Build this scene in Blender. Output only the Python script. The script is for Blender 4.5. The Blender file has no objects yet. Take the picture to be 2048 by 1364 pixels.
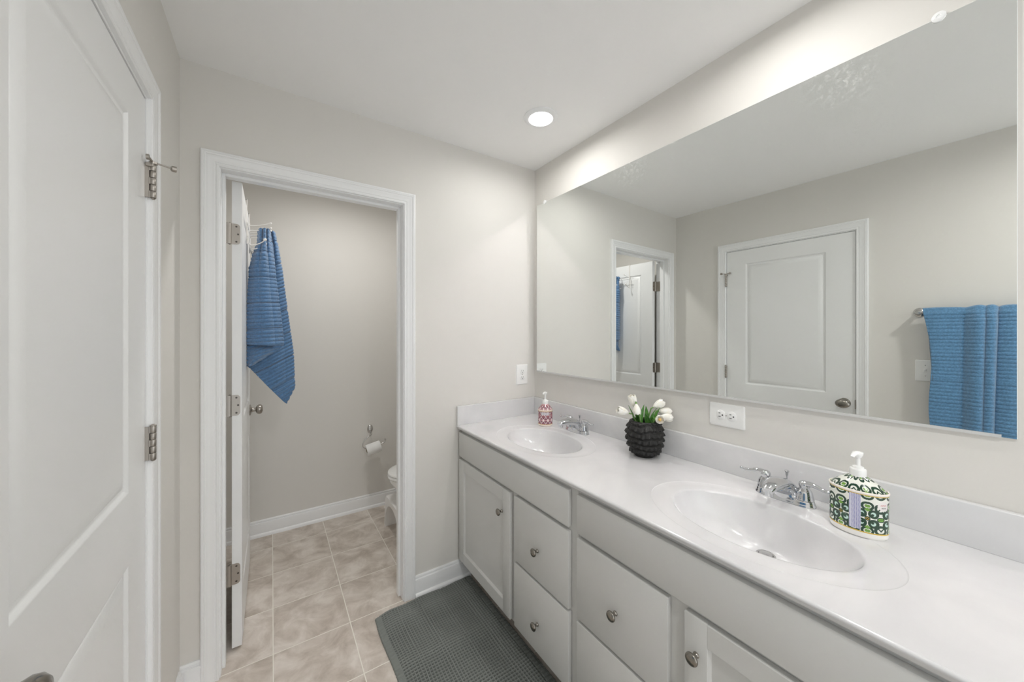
import bpy, bmesh, math, random
import numpy as np
from mathutils import Vector, Matrix

random.seed(7)
C = bpy.context.scene.collection
S = bpy.context.scene
PI = math.pi

# ------------------------------------------------------------------ camera, world, light, exposure
XR, XL, YB, YF, HC = 1.4203, -0.292, 1.8458, -1.25, 2.44      # right, left, back, front wall, ceiling
YW = 2.985                                                    # far wall of the toilet room
WT = 0.115                                                    # wall thickness

cam = bpy.data.cameras.new('camera')
cam.sensor_fit = 'HORIZONTAL'; cam.sensor_width = 36.0
cam.lens = 714.7 / 2048 * 36.0
cam.shift_y = -(682 - 665.8) / 2048
cam.clip_start = 0.01
cam_ob = bpy.data.objects.new('camera', cam); C.objects.link(cam_ob)
cam_ob.location = (0, 0, 1.386)
cam_ob.rotation_euler = (PI / 2, 0, -math.radians(33.92))
S.camera = cam_ob

w = bpy.data.worlds.new('world'); S.world = w; w.use_nodes = True
w.node_tree.nodes['Background'].inputs[0].default_value = (.95, .98, 1, 1)
w.node_tree.nodes['Background'].inputs[1].default_value = 0.38

S.view_settings.view_transform = 'Standard'
S.view_settings.look = 'None'
S.view_settings.gamma = 1
S.view_settings.exposure = 2.08
S.view_settings.use_curve_mapping = False
S.cycles.max_bounces = 14
S.cycles.diffuse_bounces = 8
S.cycles.glossy_bounces = 6
S.cycles.caustics_reflective = True
S.cycles.sample_clamp_indirect = 20
S.cycles.blur_glossy = 0.0

LAMP = 0.78          # watts of each recessed lamp
LAMP_WC = 1.55
# recessed lamps: (x, y, radiance); only the first one is inside the picture, the third is added fill
LAMPS = [(1.092, 1.372, LAMP), (1.092, 0.45, LAMP * .85), (0.38, -0.40, LAMP * 3.0), (0.44, 2.28, LAMP_WC)]


# ------------------------------------------------------------------ helpers: tags
def tag(o, label=None, cat=None, group=None, kind=None):
    if label: o['label'] = label
    if cat: o['category'] = cat
    if group: o['group'] = group
    if kind: o['kind'] = kind
    return o

def empty(name, loc, label=None, cat=None, group=None, rz=0, kind=None):
    o = bpy.data.objects.new(name, None); C.objects.link(o)
    o.empty_display_size = .05
    o.location = loc; o.rotation_euler = (0, 0, rz)
    return tag(o, label, cat, group, kind)

def link(name, me, m, parent=None, smooth=None, loc=None):
    o = bpy.data.objects.new(name, me); C.objects.link(o)
    if m is not None: me.materials.append(m)
    if smooth is not None:
        me.polygons.foreach_set('use_smooth', [True] * len(me.polygons))
        if smooth < 180: me.set_sharp_from_angle(angle=math.radians(smooth))
    if parent is not None: o.parent = parent
    if loc is not None: o.location = loc
    return o

class MB:
    """collects shapes into one mesh"""
    def __init__(s): s.v = []; s.f = []
    def add(s, v, f):
        n = len(s.v); s.v += [tuple(p) for p in v]; s.f += [tuple(i + n for i in q) for q in f]; return s
    def box(s, x0, x1, y0, y1, z0, z1, bev=0.0, seg=2):
        if bev <= 0:
            v = [(x, y, z) for x in (x0, x1) for y in (y0, y1) for z in (z0, z1)]
            f = [(0, 1, 3, 2), (4, 6, 7, 5), (0, 4, 5, 1), (2, 3, 7, 6), (0, 2, 6, 4), (1, 5, 7, 3)]
            return s.add(v, f)
        bm = bmesh.new()
        bmesh.ops.create_cube(bm, size=1)
        for q in bm.verts:
            q.co = Vector(((x0 + x1) / 2 + q.co.x * (x1 - x0), (y0 + y1) / 2 + q.co.y * (y1 - y0), (z0 + z1) / 2 + q.co.z * (z1 - z0)))
        bmesh.ops.bevel(bm, geom=list(bm.edges), offset=bev, segments=seg, profile=.5, affect='EDGES')
        bm.verts.index_update()
        s.add([q.co[:] for q in bm.verts], [[q.index for q in f.verts] for f in bm.faces]); bm.free()
        return s
    def lathe(s, prof, n=32, mat=None, sx=1, sy=1, cap=True):
        """prof: [(r, z)] bottom to top about the z axis"""
        v = []; f = []
        for r, z in prof:
            for k in range(n):
                a = 2 * PI * k / n
                v.append((r * math.cos(a) * sx, r * math.sin(a) * sy, z))
        for i in range(len(prof) - 1):
            for k in range(n):
                a, b = i * n + k, i * n + (k + 1) % n
                f.append((a, b, b + n, a + n))
        if cap:
            f.append(tuple(range(n - 1, -1, -1))); f.append(tuple(range((len(prof) - 1) * n, len(prof) * n)))
        if mat is not None: v = [tuple(mat @ Vector(p)) for p in v]
        return s.add(v, f)
    def tube(s, pts, rad, n=12, sq=None):
        """a bent round bar; rad a number or one per point; sq (a, b) flattens the section"""
        pts = [Vector(p) for p in pts]
        if not hasattr(rad, '__len__'): rad = [rad] * len(pts)
        v = []; f = []
        up = Vector((0, 0, 1)); prev = None
        for i, p in enumerate(pts):
            t = (pts[min(i + 1, len(pts) - 1)] - pts[max(i - 1, 0)]).normalized()
            if prev is None:
                r = up if abs(t.z) < .9 else Vector((0, 1, 0))
                a = t.cross(r).normalized()
            else:
                a = (prev - t * prev.dot(t)).normalized()
            prev = a
            b = t.cross(a)
            for k in range(n):
                an = 2 * PI * k / n
                ca, sa = math.cos(an), math.sin(an)
                if sq: ca *= sq[0]; sa *= sq[1]
                v.append(p + (a * ca + b * sa) * rad[i])
        for i in range(len(pts) - 1):
            for k in range(n):
                a, b = i * n + k, i * n + (k + 1) % n
                f.append((a, b, b + n, a + n))
        f.append(tuple(range(n - 1, -1, -1))); f.append(tuple(range((len(pts) - 1) * n, len(pts) * n)))
        return s.add(v, f)
    def ball(s, c, r, n=12, sc=(1, 1, 1)):
        m = n // 2; pr = []
        v = []; f = []
        for i in range(1, m):
            th = PI * i / m
            for k in range(n):
                a = 2 * PI * k / n
                v.append((c[0] + r * sc[0] * math.sin(th) * math.cos(a), c[1] + r * sc[1] * math.sin(th) * math.sin(a), c[2] - r * sc[2] * math.cos(th)))
        for i in range(m - 2):
            for k in range(n):
                a, b = i * n + k, i * n + (k + 1) % n
                f.append((a, b, b + n, a + n))
        lo = len(v); v.append((c[0], c[1], c[2] - r * sc[2])); v.append((c[0], c[1], c[2] + r * sc[2]))
        for k in range(n):
            f.append((lo, (k + 1) % n, k)); f.append((lo + 1, (m - 2) * n + k, (m - 2) * n + (k + 1) % n))
        return s.add(v, f)
    def build(s, name, m, parent=None, smooth=35, loc=None, recalc=True):
        me = bpy.data.meshes.new(name)
        me.from_pydata(s.v, [], s.f); me.update()
        if recalc:
            bm = bmesh.new(); bm.from_mesh(me); bmesh.ops.recalc_face_normals(bm, faces=bm.faces); bm.to_mesh(me); bm.free()
        return link(name, me, m, parent, smooth, loc)

def curve(pts, n=8):
    """Catmull-Rom through the points"""
    P = [Vector(p) for p in pts]; P = [2 * P[0] - P[1]] + P + [2 * P[-1] - P[-2]]
    out = []
    for i in range(1, len(P) - 2):
        for k in range(n):
            t = k / n
            out.append(.5 * ((2 * P[i]) + (P[i + 1] - P[i - 1]) * t + (2 * P[i - 1] - 5 * P[i] + 4 * P[i + 1] - P[i + 2]) * t * t + (3 * P[i] - P[i - 1] - 3 * P[i + 1] + P[i + 2]) * t ** 3))
    out.append(P[-2]); return out

def grid_mesh(name, pos, m, parent=None, smooth=180, closed_u=False, colors=None, loc=None):
    """pos: numpy array (nv, nu, 3)"""
    nv, nu = pos.shape[:2]
    me = bpy.data.meshes.new(name)
    idx = np.arange(nv * nu).reshape(nv, nu)
    if closed_u: idx = np.concatenate([idx, idx[:, :1]], 1)
    q = np.stack([idx[:-1, :-1], idx[:-1, 1:], idx[1:, 1:], idx[1:, :-1]], -1).reshape(-1, 4)
    me.from_pydata(pos.reshape(-1, 3).tolist(), [], q.tolist()); me.update()
    if colors is not None:
        ca = me.color_attributes.new('pattern', 'FLOAT_COLOR', 'POINT')
        ca.data.foreach_set('color', np.concatenate([colors.reshape(-1, 3), np.ones((nv * nu, 1))], 1).ravel())
    return link(name, me, m, parent, smooth, loc)

# ------------------------------------------------------------------ materials
def mat(name, col, rough=.5, metal=0, spec=.5, bump=None, noise=None, coat=0, sheen=0, sss=0):
    m = bpy.data.materials.new(name); m.use_nodes = True
    nt = m.node_tree; b = nt.nodes['Principled BSDF']
    b.inputs['Base Color'].default_value = (*col, 1)
    b.inputs['Roughness'].default_value = rough
    b.inputs['Metallic'].default_value = metal
    b.inputs['Specular IOR Level'].default_value = spec
    if coat: b.inputs['Coat Weight'].default_value = coat; b.inputs['Coat Roughness'].default_value = .05
    if sheen: b.inputs['Sheen Weight'].default_value = sheen; b.inputs['Sheen Roughness'].default_value = .5
    tc = nt.nodes.new('ShaderNodeTexCoord')
    if noise:      # (scale, second colour, low, high, detail)
        n = nt.nodes.new('ShaderNodeTexNoise'); n.inputs['Scale'].default_value = noise[0]; n.inputs['Detail'].default_value = noise[4] if len(noise) > 4 else 3
        r = nt.nodes.new('ShaderNodeMapRange'); r.inputs['From Min'].default_value = noise[2]; r.inputs['From Max'].default_value = noise[3]
        x = nt.nodes.new('ShaderNodeMix'); x.data_type = 'RGBA'
        x.inputs['A'].default_value = (*col, 1); x.inputs['B'].default_value = (*noise[1], 1)
        nt.links.new(tc.outputs['Object'], n.inputs['Vector']); nt.links.new(n.outputs['Fac'], r.inputs['Value'])
        nt.links.new(r.outputs['Result'], x.inputs['Factor']); nt.links.new(x.outputs['Result'], b.inputs['Base Color'])
    if bump:       # (scale, strength, distance)
        n = nt.nodes.new('ShaderNodeTexNoise'); n.inputs['Scale'].default_value = bump[0]; n.inputs['Detail'].default_value = 3
        u = nt.nodes.new('ShaderNodeBump'); u.inputs['Strength'].default_value = bump[1]; u.inputs['Distance'].default_value = bump[2]
        nt.links.new(tc.outputs['Object'], n.inputs['Vector']); nt.links.new(n.outputs['Fac'], u.inputs['Height'])
        nt.links.new(u.outputs['Normal'], b.inputs['Normal'])
    return m

M = {}
M['wall'] = mat('greige_wall_paint', (.70, .683, .650), .65, spec=.3, bump=(260, .05, .001))
M['ceiling'] = mat('flat_white_ceiling_paint', (.86, .86, .855), .9, spec=.2, bump=(180, .06, .001))
M['trim'] = mat('semi_gloss_white_trim', (.82, .825, .83), .28)
M['door'] = mat('satin_white_door_paint', (.79, .795, .795), .33)
M['cabinet'] = mat('satin_pale_grey_cabinet_paint', (.62, .62, .605), .38)
M['cabinet_in'] = mat('dark_gap_board', (.05, .045, .04), .8)  # one dark base colour, used for the mirror backing
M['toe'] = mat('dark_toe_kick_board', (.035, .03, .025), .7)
M['nickel'] = mat('brushed_nickel', (.42, .39, .355), .32, 1, bump=(200, .04, .0005))
M['nickel_dark'] = mat('dark_satin_nickel', (.30, .28, .25), .2, 1)
M['screw'] = mat('dark_screw_head', (.12, .11, .10), .35, 1)
M['chrome'] = mat('polished_chrome', (.64, .65, .67), .05, 1)
M['chrome_satin'] = mat('satin_chrome', (.62, .61, .60), .2, 1)
M['plate'] = mat('white_plastic_plate', (.84, .84, .83), .3)
M['slot'] = mat('black_slot', (.01, .01, .01), .6)
M['porcelain'] = mat('white_porcelain', (.86, .86, .85), .08, coat=.5)
M['paper'] = mat('toilet_paper', (.85, .85, .84), .95, bump=(300, .2, .001))
M['cardboard'] = mat('cardboard_core', (.28, .2, .13), .9)
M['stool'] = mat('white_stool_plastic', (.82, .81, .80), .35)
M['wire_white'] = mat('white_coated_wire', (.80, .78, .75), .3)
M['rubber'] = mat('clear_white_pump_plastic', (.88, .88, .87), .25, coat=.3)
M['petal'] = mat('ivory_tulip_petal', (.87, .84, .76), .55, noise=(60, (.90, .89, .85), .4, .6))
M['pistil'] = mat('tulip_yellow_heart', (.75, .50, .16), .6)
M['leaf'] = mat('tulip_leaf', (.05, .16, .03), .4, noise=(70, (.11, .30, .05), .4, .65))
M['stem'] = mat('tulip_stem', (.16, .30, .08), .5)
M['vase'] = mat('matt_black_ceramic', (.010, .0095, .009), .55, spec=.45, bump=(90, .15, .002))
M['foam'] = mat('dark_vase_filling', (.03, .05, .02), .9)
M['clip'] = mat('clear_acrylic_clip', (.86, .87, .87), .1, coat=1)
M['rim'] = mat('light_gold_rim', (.78, .62, .38), .35)
M['cream'] = mat('cream_glaze', (.86, .80, .74), .2, coat=.4)
M['red_cream'] = mat('warm_cream_glaze', (.85, .72, .62), .2, coat=.4)

def towel_mat(name, col):
    m = mat(name, col, .95, spec=.15, sheen=.6, bump=(420, .9, .004), noise=(150, tuple(c * 1.35 for c in col), .4, .62))
    return m
M['towel'] = towel_mat('blue_terry_cloth', (.085, .185, .345))
M['towel_bar'] = towel_mat('lighter_blue_terry_cloth', (.10, .235, .40))
M['rug'] = mat('grey_green_cotton', (.19, .212, .195), .95, spec=.1)

def attr_mat(name, rough=.18):
    m = mat(name, (.8, .8, .8), rough, coat=.5)
    nt = m.node_tree; a = nt.nodes.new('ShaderNodeVertexColor'); a.layer_name = 'pattern'
    nt.links.new(a.outputs['Color'], nt.nodes['Principled BSDF'].inputs['Base Color']); return m
M['glaze'] = attr_mat('painted_ceramic_glaze')

def counter_mat():
    m = mat('cultured_marble', (.80, .80, .81), .16, coat=.35)
    nt = m.node_tree; b = nt.nodes['Principled BSDF']
    tc = nt.nodes.new('ShaderNodeTexCoord')
    n = nt.nodes.new('ShaderNodeTexNoise'); n.inputs['Scale'].default_value = 2.6; n.inputs['Detail'].default_value = 6; n.inputs['Distortion'].default_value = 1.6
    r = nt.nodes.new('ShaderNodeValToRGB')
    r.color_ramp.elements[0].position = .36; r.color_ramp.elements[0].color = (.65, .648, .657, 1)
    r.color_ramp.elements[1].position = .62; r.color_ramp.elements[1].color = (.715, .712, .715, 1)
    nt.links.new(tc.outputs['Object'], n.inputs['Vector']); nt.links.new(n.outputs['Fac'], r.inputs['Fac']); nt.links.new(r.outputs['Color'], b.inputs['Base Color'])
    return m
M['counter'] = counter_mat()

def mirror_mat():
    m = bpy.data.materials.new('mirror_glass'); m.use_nodes = True
    nt = m.node_tree; b = nt.nodes['Principled BSDF']
    b.inputs['Base Color'].default_value = (.865, .885, .87, 1); b.inputs['Metallic'].default_value = 1; b.inputs['Roughness'].default_value = 0.0
    # dried spray spots near the top edge: a faint diffuse film with its own shape
    d = nt.nodes.new('ShaderNodeBsdfDiffuse'); d.inputs['Color'].default_value = (.93, .93, .92, 1)
    mix = nt.nodes.new('ShaderNodeMixShader'); out = nt.nodes['Material Output']
    tc = nt.nodes.new('ShaderNodeTexCoord')
    n = nt.nodes.new('ShaderNodeTexNoise'); n.inputs['Scale'].default_value = 70; n.inputs['Detail'].default_value = 8; n.inputs['Roughness'].default_value = .8
    nt.links.new(tc.outputs['Object'], n.inputs['Vector'])
    r = nt.nodes.new('ShaderNodeMapRange'); r.inputs['From Min'].default_value = .5; r.inputs['From Max'].default_value = .75
    nt.links.new(n.outputs['Fac'], r.inputs['Value'])
    total = None
    for (y, z, rad, amp) in ((1.072, 2.183, .14, .60), (0.368, 2.171, .12, .30), (0.298, 2.131, .11, .26), (.30, 2.0, .12, .1)):
        vd = nt.nodes.new('ShaderNodeVectorMath'); vd.operation = 'DISTANCE'; vd.inputs[1].default_value = (-.015, y - .913, z - 1.1425)
        nt.links.new(tc.outputs['Object'], vd.inputs[0])
        mr = nt.nodes.new('ShaderNodeMapRange'); mr.inputs['From Min'].default_value = rad; mr.inputs['From Max'].default_value = 0; mr.inputs['To Max'].default_value = amp
        nt.links.new(vd.outputs['Value'], mr.inputs['Value'])
        if total is None: total = mr.outputs['Result']
        else:
            ad = nt.nodes.new('ShaderNodeMath'); ad.operation = 'ADD'; nt.links.new(total, ad.inputs[0]); nt.links.new(mr.outputs['Result'], ad.inputs[1]); total = ad.outputs[0]
    mu = nt.nodes.new('ShaderNodeMath'); mu.operation = 'MULTIPLY'; nt.links.new(total, mu.inputs[0]); nt.links.new(r.outputs['Result'], mu.inputs[1])
    nt.links.new(mu.outputs[0], mix.inputs['Fac']); nt.links.new(b.outputs[0], mix.inputs[1]); nt.links.new(d.outputs[0], mix.inputs[2])
    nt.links.new(mix.outputs[0], out.inputs['Surface'])
    return m
M['mirror'] = mirror_mat()
M['mirror_edge'] = mat('polished_mirror_edge', (.80, .82, .81), .15, coat=.5)
M['rail'] = mat('bright_mirror_channel', (.60, .60, .59), .2, coat=.8)

def tile_mat():
    m = mat('taupe_ceramic_tile', (.4, .35, .3), .38)
    nt = m.node_tree; b = nt.nodes['Principled BSDF']; L = nt.links.new
    tc = nt.nodes.new('ShaderNodeTexCoord')
    mp = nt.nodes.new('ShaderNodeMapping'); mp.inputs['Location'].default_value = (-.0055 + 307 * .01, -1.852 + .310 * 20, 0)
    L(tc.outputs['Object'], mp.inputs['Vector'])
    br = nt.nodes.new('ShaderNodeTexBrick'); br.offset = 0; br.squash = 1
    br.inputs['Scale'].default_value = 1; br.inputs['Brick Width'].default_value = .307; br.inputs['Row Height'].default_value = .310
    br.inputs['Mortar Size'].default_value = .0022; br.inputs['Mortar Smooth'].default_value = .25; br.inputs['Bias'].default_value = 0
    br.inputs['Color1'].default_value = (.0, .0, .0, 1); br.inputs['Color2'].default_value = (1, 1, 1, 1)
    L(mp.outputs['Vector'], br.inputs['Vector'])
    n = nt.nodes.new('ShaderNodeTexNoise'); n.inputs['Scale'].default_value = 9; n.inputs['Detail'].default_value = 10; n.inputs['Distortion'].default_value = .5; n.inputs['Roughness'].default_value = .62
    # each tile its own piece of the cloud pattern
    ad = nt.nodes.new('ShaderNodeVectorMath'); ad.operation = 'MULTIPLY_ADD'; ad.inputs[1].default_value = (3, 5, 2)
    L(br.outputs['Color'], ad.inputs[0]); L(tc.outputs['Object'], ad.inputs[2]); L(ad.outputs[0], n.inputs['Vector'])
    r = nt.nodes.new('ShaderNodeValToRGB'); e = r.color_ramp.elements
    e[0].position = .34; e[0].color = (.43, .372, .318, 1); e[1].position = .66; e[1].color = (.71, .655, .60, 1)
    k = r.color_ramp.elements.new(.5); k.color = (.575, .515, .457, 1)
    L(n.outputs['Fac'], r.inputs['Fac'])
    x = nt.nodes.new('ShaderNodeMix'); x.data_type = 'RGBA'; x.inputs['B'].default_value = (.82, .79, .72, 1)
    L(br.outputs['Fac'], x.inputs['Factor']); L(r.outputs['Color'], x.inputs['A']); L(x.outputs['Result'], b.inputs['Base Color'])
    iv = nt.nodes.new('ShaderNodeMath'); iv.operation = 'SUBTRACT'; iv.inputs[0].default_value = 1; L(br.outputs['Fac'], iv.inputs[1])
    bu = nt.nodes.new('ShaderNodeBump'); bu.inputs['Strength'].default_value = .5; bu.inputs['Distance'].default_value = .002
    L(iv.outputs[0], bu.inputs['Height']); L(bu.outputs['Normal'], b.inputs['Normal'])
    return m
M['tile'] = tile_mat()

def emit_mat(name, s):
    m = bpy.data.materials.new(name); m.use_nodes = True; nt = m.node_tree
    nt.nodes.remove(nt.nodes['Principled BSDF'])
    e = nt.nodes.new('ShaderNodeEmission'); e.inputs['Color'].default_value = (1, .985, .962, 1); e.inputs['Strength'].default_value = s
    nt.links.new(e.outputs[0], nt.nodes['Material Output'].inputs['Surface']); return m

# ------------------------------------------------------------------ the room
def struct(name, mb, m, smooth=35):
    return tag(mb.build(name, m, None, smooth), kind='structure')

struct('floor', MB().box(XL - .1, XR + .1, YF - .1, YW + .1, -.08, 0), M['tile'])
struct('ceiling', MB().box(XL - .1, XR + .1, YF - .1, YW + .1, HC, HC + .08), M['ceiling'])
# left wall with the closet doorway cut out
D1Y0, D1Y1, D1Z = .6355, 1.4135, 2.047         # clear opening of door 1
lw = MB()
lw.box(XL - .1, XL, YF, D1Y0 - .02, 0, HC); lw.box(XL - .1, XL, D1Y1 + .02, YW, 0, HC); lw.box(XL - .1, XL, D1Y0 - .02, D1Y1 + .02, D1Z + .02, HC)
struct('wall_left', lw, M['wall'])
struct('wall_right', MB().box(XR, XR + .1, YF, YW, 0, HC), M['wall'])
fw = MB()            # unseen end wall behind the camera, wide opening added to let fill light in
fw.box(XL - .1, XL + .06, YF - .1, YF, 0, HC).box(XR - .12, XR + .1, YF - .1, YF, 0, HC).box(XL + .06, XR - .12, YF - .1, YF, 2.2, HC)
struct('wall_front', fw, M['wall'])
struct('wall_toilet_room', MB().box(XL - .1, XR + .1, YW, YW + .1, 0, HC), M['wall'])
# back wall with the toilet room doorway
BX0, BX1, BZ = -.170, .5625, 2.047
bw = MB()
bw.box(XL, BX0 - .018, YB, YB + WT, 0, HC); bw.box(BX1 + .018, XR, YB, YB + WT, 0, HC); bw.box(BX0 - .018, BX1 + .018, YB, YB + WT, BZ + .018, HC)
struct('wall_back', bw, M['wall'])

CAS = [(0, 0), (0, .0085), (.002, .0105), (.0085, .0105), (.0105, .0085), (.0125, .0085), (.0145, .0105), (.020, .0112), (.031, .0125), (.037, .0150), (.0395, .0150), (.041, .0168), (.0455, .0178), (.047, .0165), (.0485, .0178), (.053, .0178), (.056, .0165), (.057, .0140), (.057, 0)]
def casing(a0, a1, zt, pt, reveal=.004):
    """U-shaped moulded casing with mitred corners; pt(a, w, z) puts a point"""
    a0 -= reveal; a1 += reveal; zt += reveal
    mb = MB(); v = []; n = len(CAS)
    for u, ww in CAS:
        v += [pt(a0 - u, ww, 0), pt(a0 - u, ww, zt + u), pt(a1 + u, ww, zt + u), pt(a1 + u, ww, 0)]
    f = []
    for i in range(n - 1):
        for k in range(3): f.append((4 * i + k, 4 * i + k + 1, 4 * i + 4 + k + 1, 4 * i + 4 + k))
    f.append(tuple(4 * i for i in range(n))); f.append(tuple(4 * i + 3 for i in range(n)))
    return mb.add(v, f)

def jamb(a0, a1, zt, pt, d0, d1, stop, th=.018):
    """door lining: two legs, head and stop strips; depth d0..d1"""
    mb = MB()
    def bx(aa, ab, da, db, za, zb):
        p, q = pt(aa, da, za), pt(ab, db, zb)
        mb.box(min(p[0], q[0]), max(p[0], q[0]), min(p[1], q[1]), max(p[1], q[1]), za, zb, .0012, 1)
    bx(a0 - th, a0, d0, d1, 0, zt + th); bx(a1, a1 + th, d0, d1, 0, zt + th); bx(a0, a1, d0, d1, zt, zt + th)
    s0, s1 = stop
    bx(a0, a0 + .011, s0, s1, 0, zt); bx(a1 - .011, a1, s0, s1, 0, zt); bx(a0 + .011, a1 - .011, s0, s1, zt - .011, zt)
    return mb

# door 1 trim (left wall): depth coordinate w grows into the room
p1 = lambda a, ww, z: (XL + ww, a, z)
struct('trim_1', casing(D1Y0, D1Y1, D1Z, p1), M['trim'], 25)
struct('trim_2', jamb(D1Y0, D1Y1, D1Z, p1, -.1, 0, (-.055, -.044)), M['trim'])
# toilet room doorway trim
p2 = lambda a, ww, z: (a, YB - ww, z)
struct('trim_3', casing(BX0, BX1, BZ, p2), M['trim'], 25)
struct('trim_4', jamb(BX0, BX1, BZ, p2, -WT, 0, (-.077, -.045)), M['trim'])
p3 = lambda a, ww, z: (a, YB + WT + ww, z)
struct('trim_5', casing(BX0, BX1, BZ, p3), M['trim'], 25)

BASE = [(0, .108), (.0045, .108), (.0075, .104), (.0085, .099), (.0045, .0955), (.0055, .0915), (.0125, .0895), (.0145, .082), (.0145, .022), (.018, .0205), (.022, .0165), (.0245, .010), (.0255, 0)]
def base(name, pts):
    """pts: list of (wall point, outward normal) pairs for the two ends"""
    mb = MB()
    (a, b, nrm) = pts
    v = []; n = len(BASE)
    for e in (a, b):
        for d, z in BASE: v.append((e[0] + nrm[0] * d, e[1] + nrm[1] * d, z))
        v.append((e[0], e[1], 0))
    n += 1
    f = [(i, (i + 1) % n, n + (i + 1) % n, n + i) for i in range(n)]
    f += [tuple(range(n)), tuple(range(2 * n - 1, n - 1, -1))]
    struct(name, mb.add(v, f), M['trim'], 30)
base('baseboard_back', ((BX1 + .061, YB), (.945, YB), (0, -1)))
base('baseboard_back_corner', ((XL, YB), (BX0 - .061, YB), (0, -1)))
base('baseboard_toilet_room', ((XL, YW), (XR, YW), (0, -1)))
base('baseboard_left', ((XL, D1Y1 + .061), (XL, YB - .026), (1, 0)))
base('baseboard_left_near', ((XL, YF), (XL, D1Y0 - .061), (1, 0)))
base('baseboard_toilet_left', ((XL, YB + WT + .026), (XL, YW - .026), (1, 0)))

# ------------------------------------------------------------------ doors
RINGS = [(0, 0), (.003, .0015), (.007, .0065), (.012, .0085), (.018, .0085), (.021, .0065), (.036, .0025), (.043, .0012), (.046, .0012)]
def panel_door(W, H, T, panels):
    """slab from (0,0,0) to (W,T,H); panels [(x0, x1, z0, z1)] moulded on both faces"""
    mb = MB()
    xs = sorted({0, W} | {p[0] for p in panels} | {p[1] for p in panels})
    zs = sorted({0, H} | {p[2] for p in panels} | {p[3] for p in panels})
    for side in (0, 1):
        Y = (lambda d: d) if side == 0 else (lambda d: T - d)
        for i in range(len(xs) - 1):
            for j in range(len(zs) - 1):
                cx, cz = (xs[i] + xs[i + 1]) / 2, (zs[j] + zs[j + 1]) / 2
                if any(p[0] < cx < p[1] and p[2] < cz < p[3] for p in panels): continue
                mb.add([(xs[i], Y(0), zs[j]), (xs[i + 1], Y(0), zs[j]), (xs[i + 1], Y(0), zs[j + 1]), (xs[i], Y(0), zs[j + 1])], [(0, 1, 2, 3)])
        for (x0, x1, z0, z1) in panels:
            v = []; f = []
            for o, d in RINGS:
                v += [(x0 + o, Y(d), z0 + o), (x1 - o, Y(d), z0 + o), (x1 - o, Y(d), z1 - o), (x0 + o, Y(d), z1 - o)]
            for r in range(len(RINGS) - 1):
                for k in range(4): f.append((4 * r + k, 4 * r + (k + 1) % 4, 4 * r + 4 + (k + 1) % 4, 4 * r + 4 + k))
            e = 4 * (len(RINGS) - 1); f.append((e, e + 1, e + 2, e + 3))
            mb.add(v, f)
    mb.add([(0, 0, 0), (W, 0, 0), (W, T, 0), (0, T, 0), (0, 0, H), (W, 0, H), (W, T, H), (0, T, H)], [(0, 1, 2, 3), (4, 5, 6, 7), (0, 3, 7, 4), (1, 2, 6, 5)])
    return mb
def weld(o):
    bm = bmesh.new(); bm.from_mesh(o.data); bmesh.ops.remove_doubles(bm, verts=bm.verts, dist=1e-5)
    bmesh.ops.recalc_face_normals(bm, faces=bm.faces); bm.to_mesh(o.data); bm.free()

def knob_mb(Mx, sx=1.0):
    """oval door knob with rose, axis +z of Mx"""
    mb = MB()
    mb.lathe([(.0001, 0), (.031, 0), (.032, .003), (.030, .006), (.022, .009), (.014, .011), (.0115, .016), (.0105, .026), (.0125, .031)], 32, Mx)
    mb.lathe([(.010, .029), (.018, .032), (.0255, .038), (.0285, .046), (.0275, .054), (.022, .061), (.012, .0645), (.0001, .0655)], 32, Mx @ Matrix.Diagonal((1.0, sx, 1, 1)))
    return mb

# door 1: closed, in the left wall; slab face 8 mm back from the wall face
d1W, d1H = D1Y1 - D1Y0 - .005, D1Z - .012
def P1(x0, x1, z0, z1): return (x0 - D1Y0 - .0025, x1 - D1Y0 - .0025, z0 - .009, z1 - .009)
d1 = panel_door(d1W, d1H, .035, [P1(.783, 1.2755, .985, 1.938), P1(.783, 1.2755, .225, .806)]).build('door_1', M['door'], None, 30)
d1.rotation_euler = (0, 0, PI / 2); d1.location = (XL - .004, D1Y0 + .0025, .009)
weld(d1); d1.data.set_sharp_from_angle(angle=math.radians(30)); tag(d1, kind='structure')
def loc_child(o, parent):
    bpy.context.view_layer.update()
    o.parent = parent; o.matrix_parent_inverse = parent.matrix_world.inverted(); return o

def hinge_closed(y, z0, name='hinge'):
    mb = MB(); zt = z0 + .095; x = XL + .0125; R_ = .0068
    for k in range(5):
        a, b = z0 + k * .019, z0 + (k + 1) * .019
        mb.lathe([(.0001, a + .0006), (R_ - .0005, a + .0006), (R_, a + .0014), (R_, b - .0014), (R_ - .0005, b - .0006), (.0001, b - .0006)], 18, Matrix.Translation((x, y, 0)))
        if k % 2 == 0: mb.box(XL + .004, x, y - .0045, y - .0020, a + .0006, b - .0006)
        else: mb.box(XL - .003, x, y + .0005, y + .0025, a + .0006, b - .0006)
    mb.box(XL - .006, XL + .005, y - .0045, y - .0020, z0, zt, .0005, 1)
    mb.lathe([(.0001, zt), (.0072, zt), (.0072, zt + .003), (.003, zt + .006), (.0001, zt + .0065)], 16, Matrix.Translation((x, y, 0)))
    mb.lathe([(.0001, z0 - .004), (.003, z0 - .004), (.0062, z0 - .0005), (.0001, z0)], 16, Matrix.Translation((x, y, 0)))
    return mb
for z0 in (1.769, 1.026, .27):
    loc_child(hinge_closed(D1Y1 - .001, z0).build('hinge', M['nickel']), d1)
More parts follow.
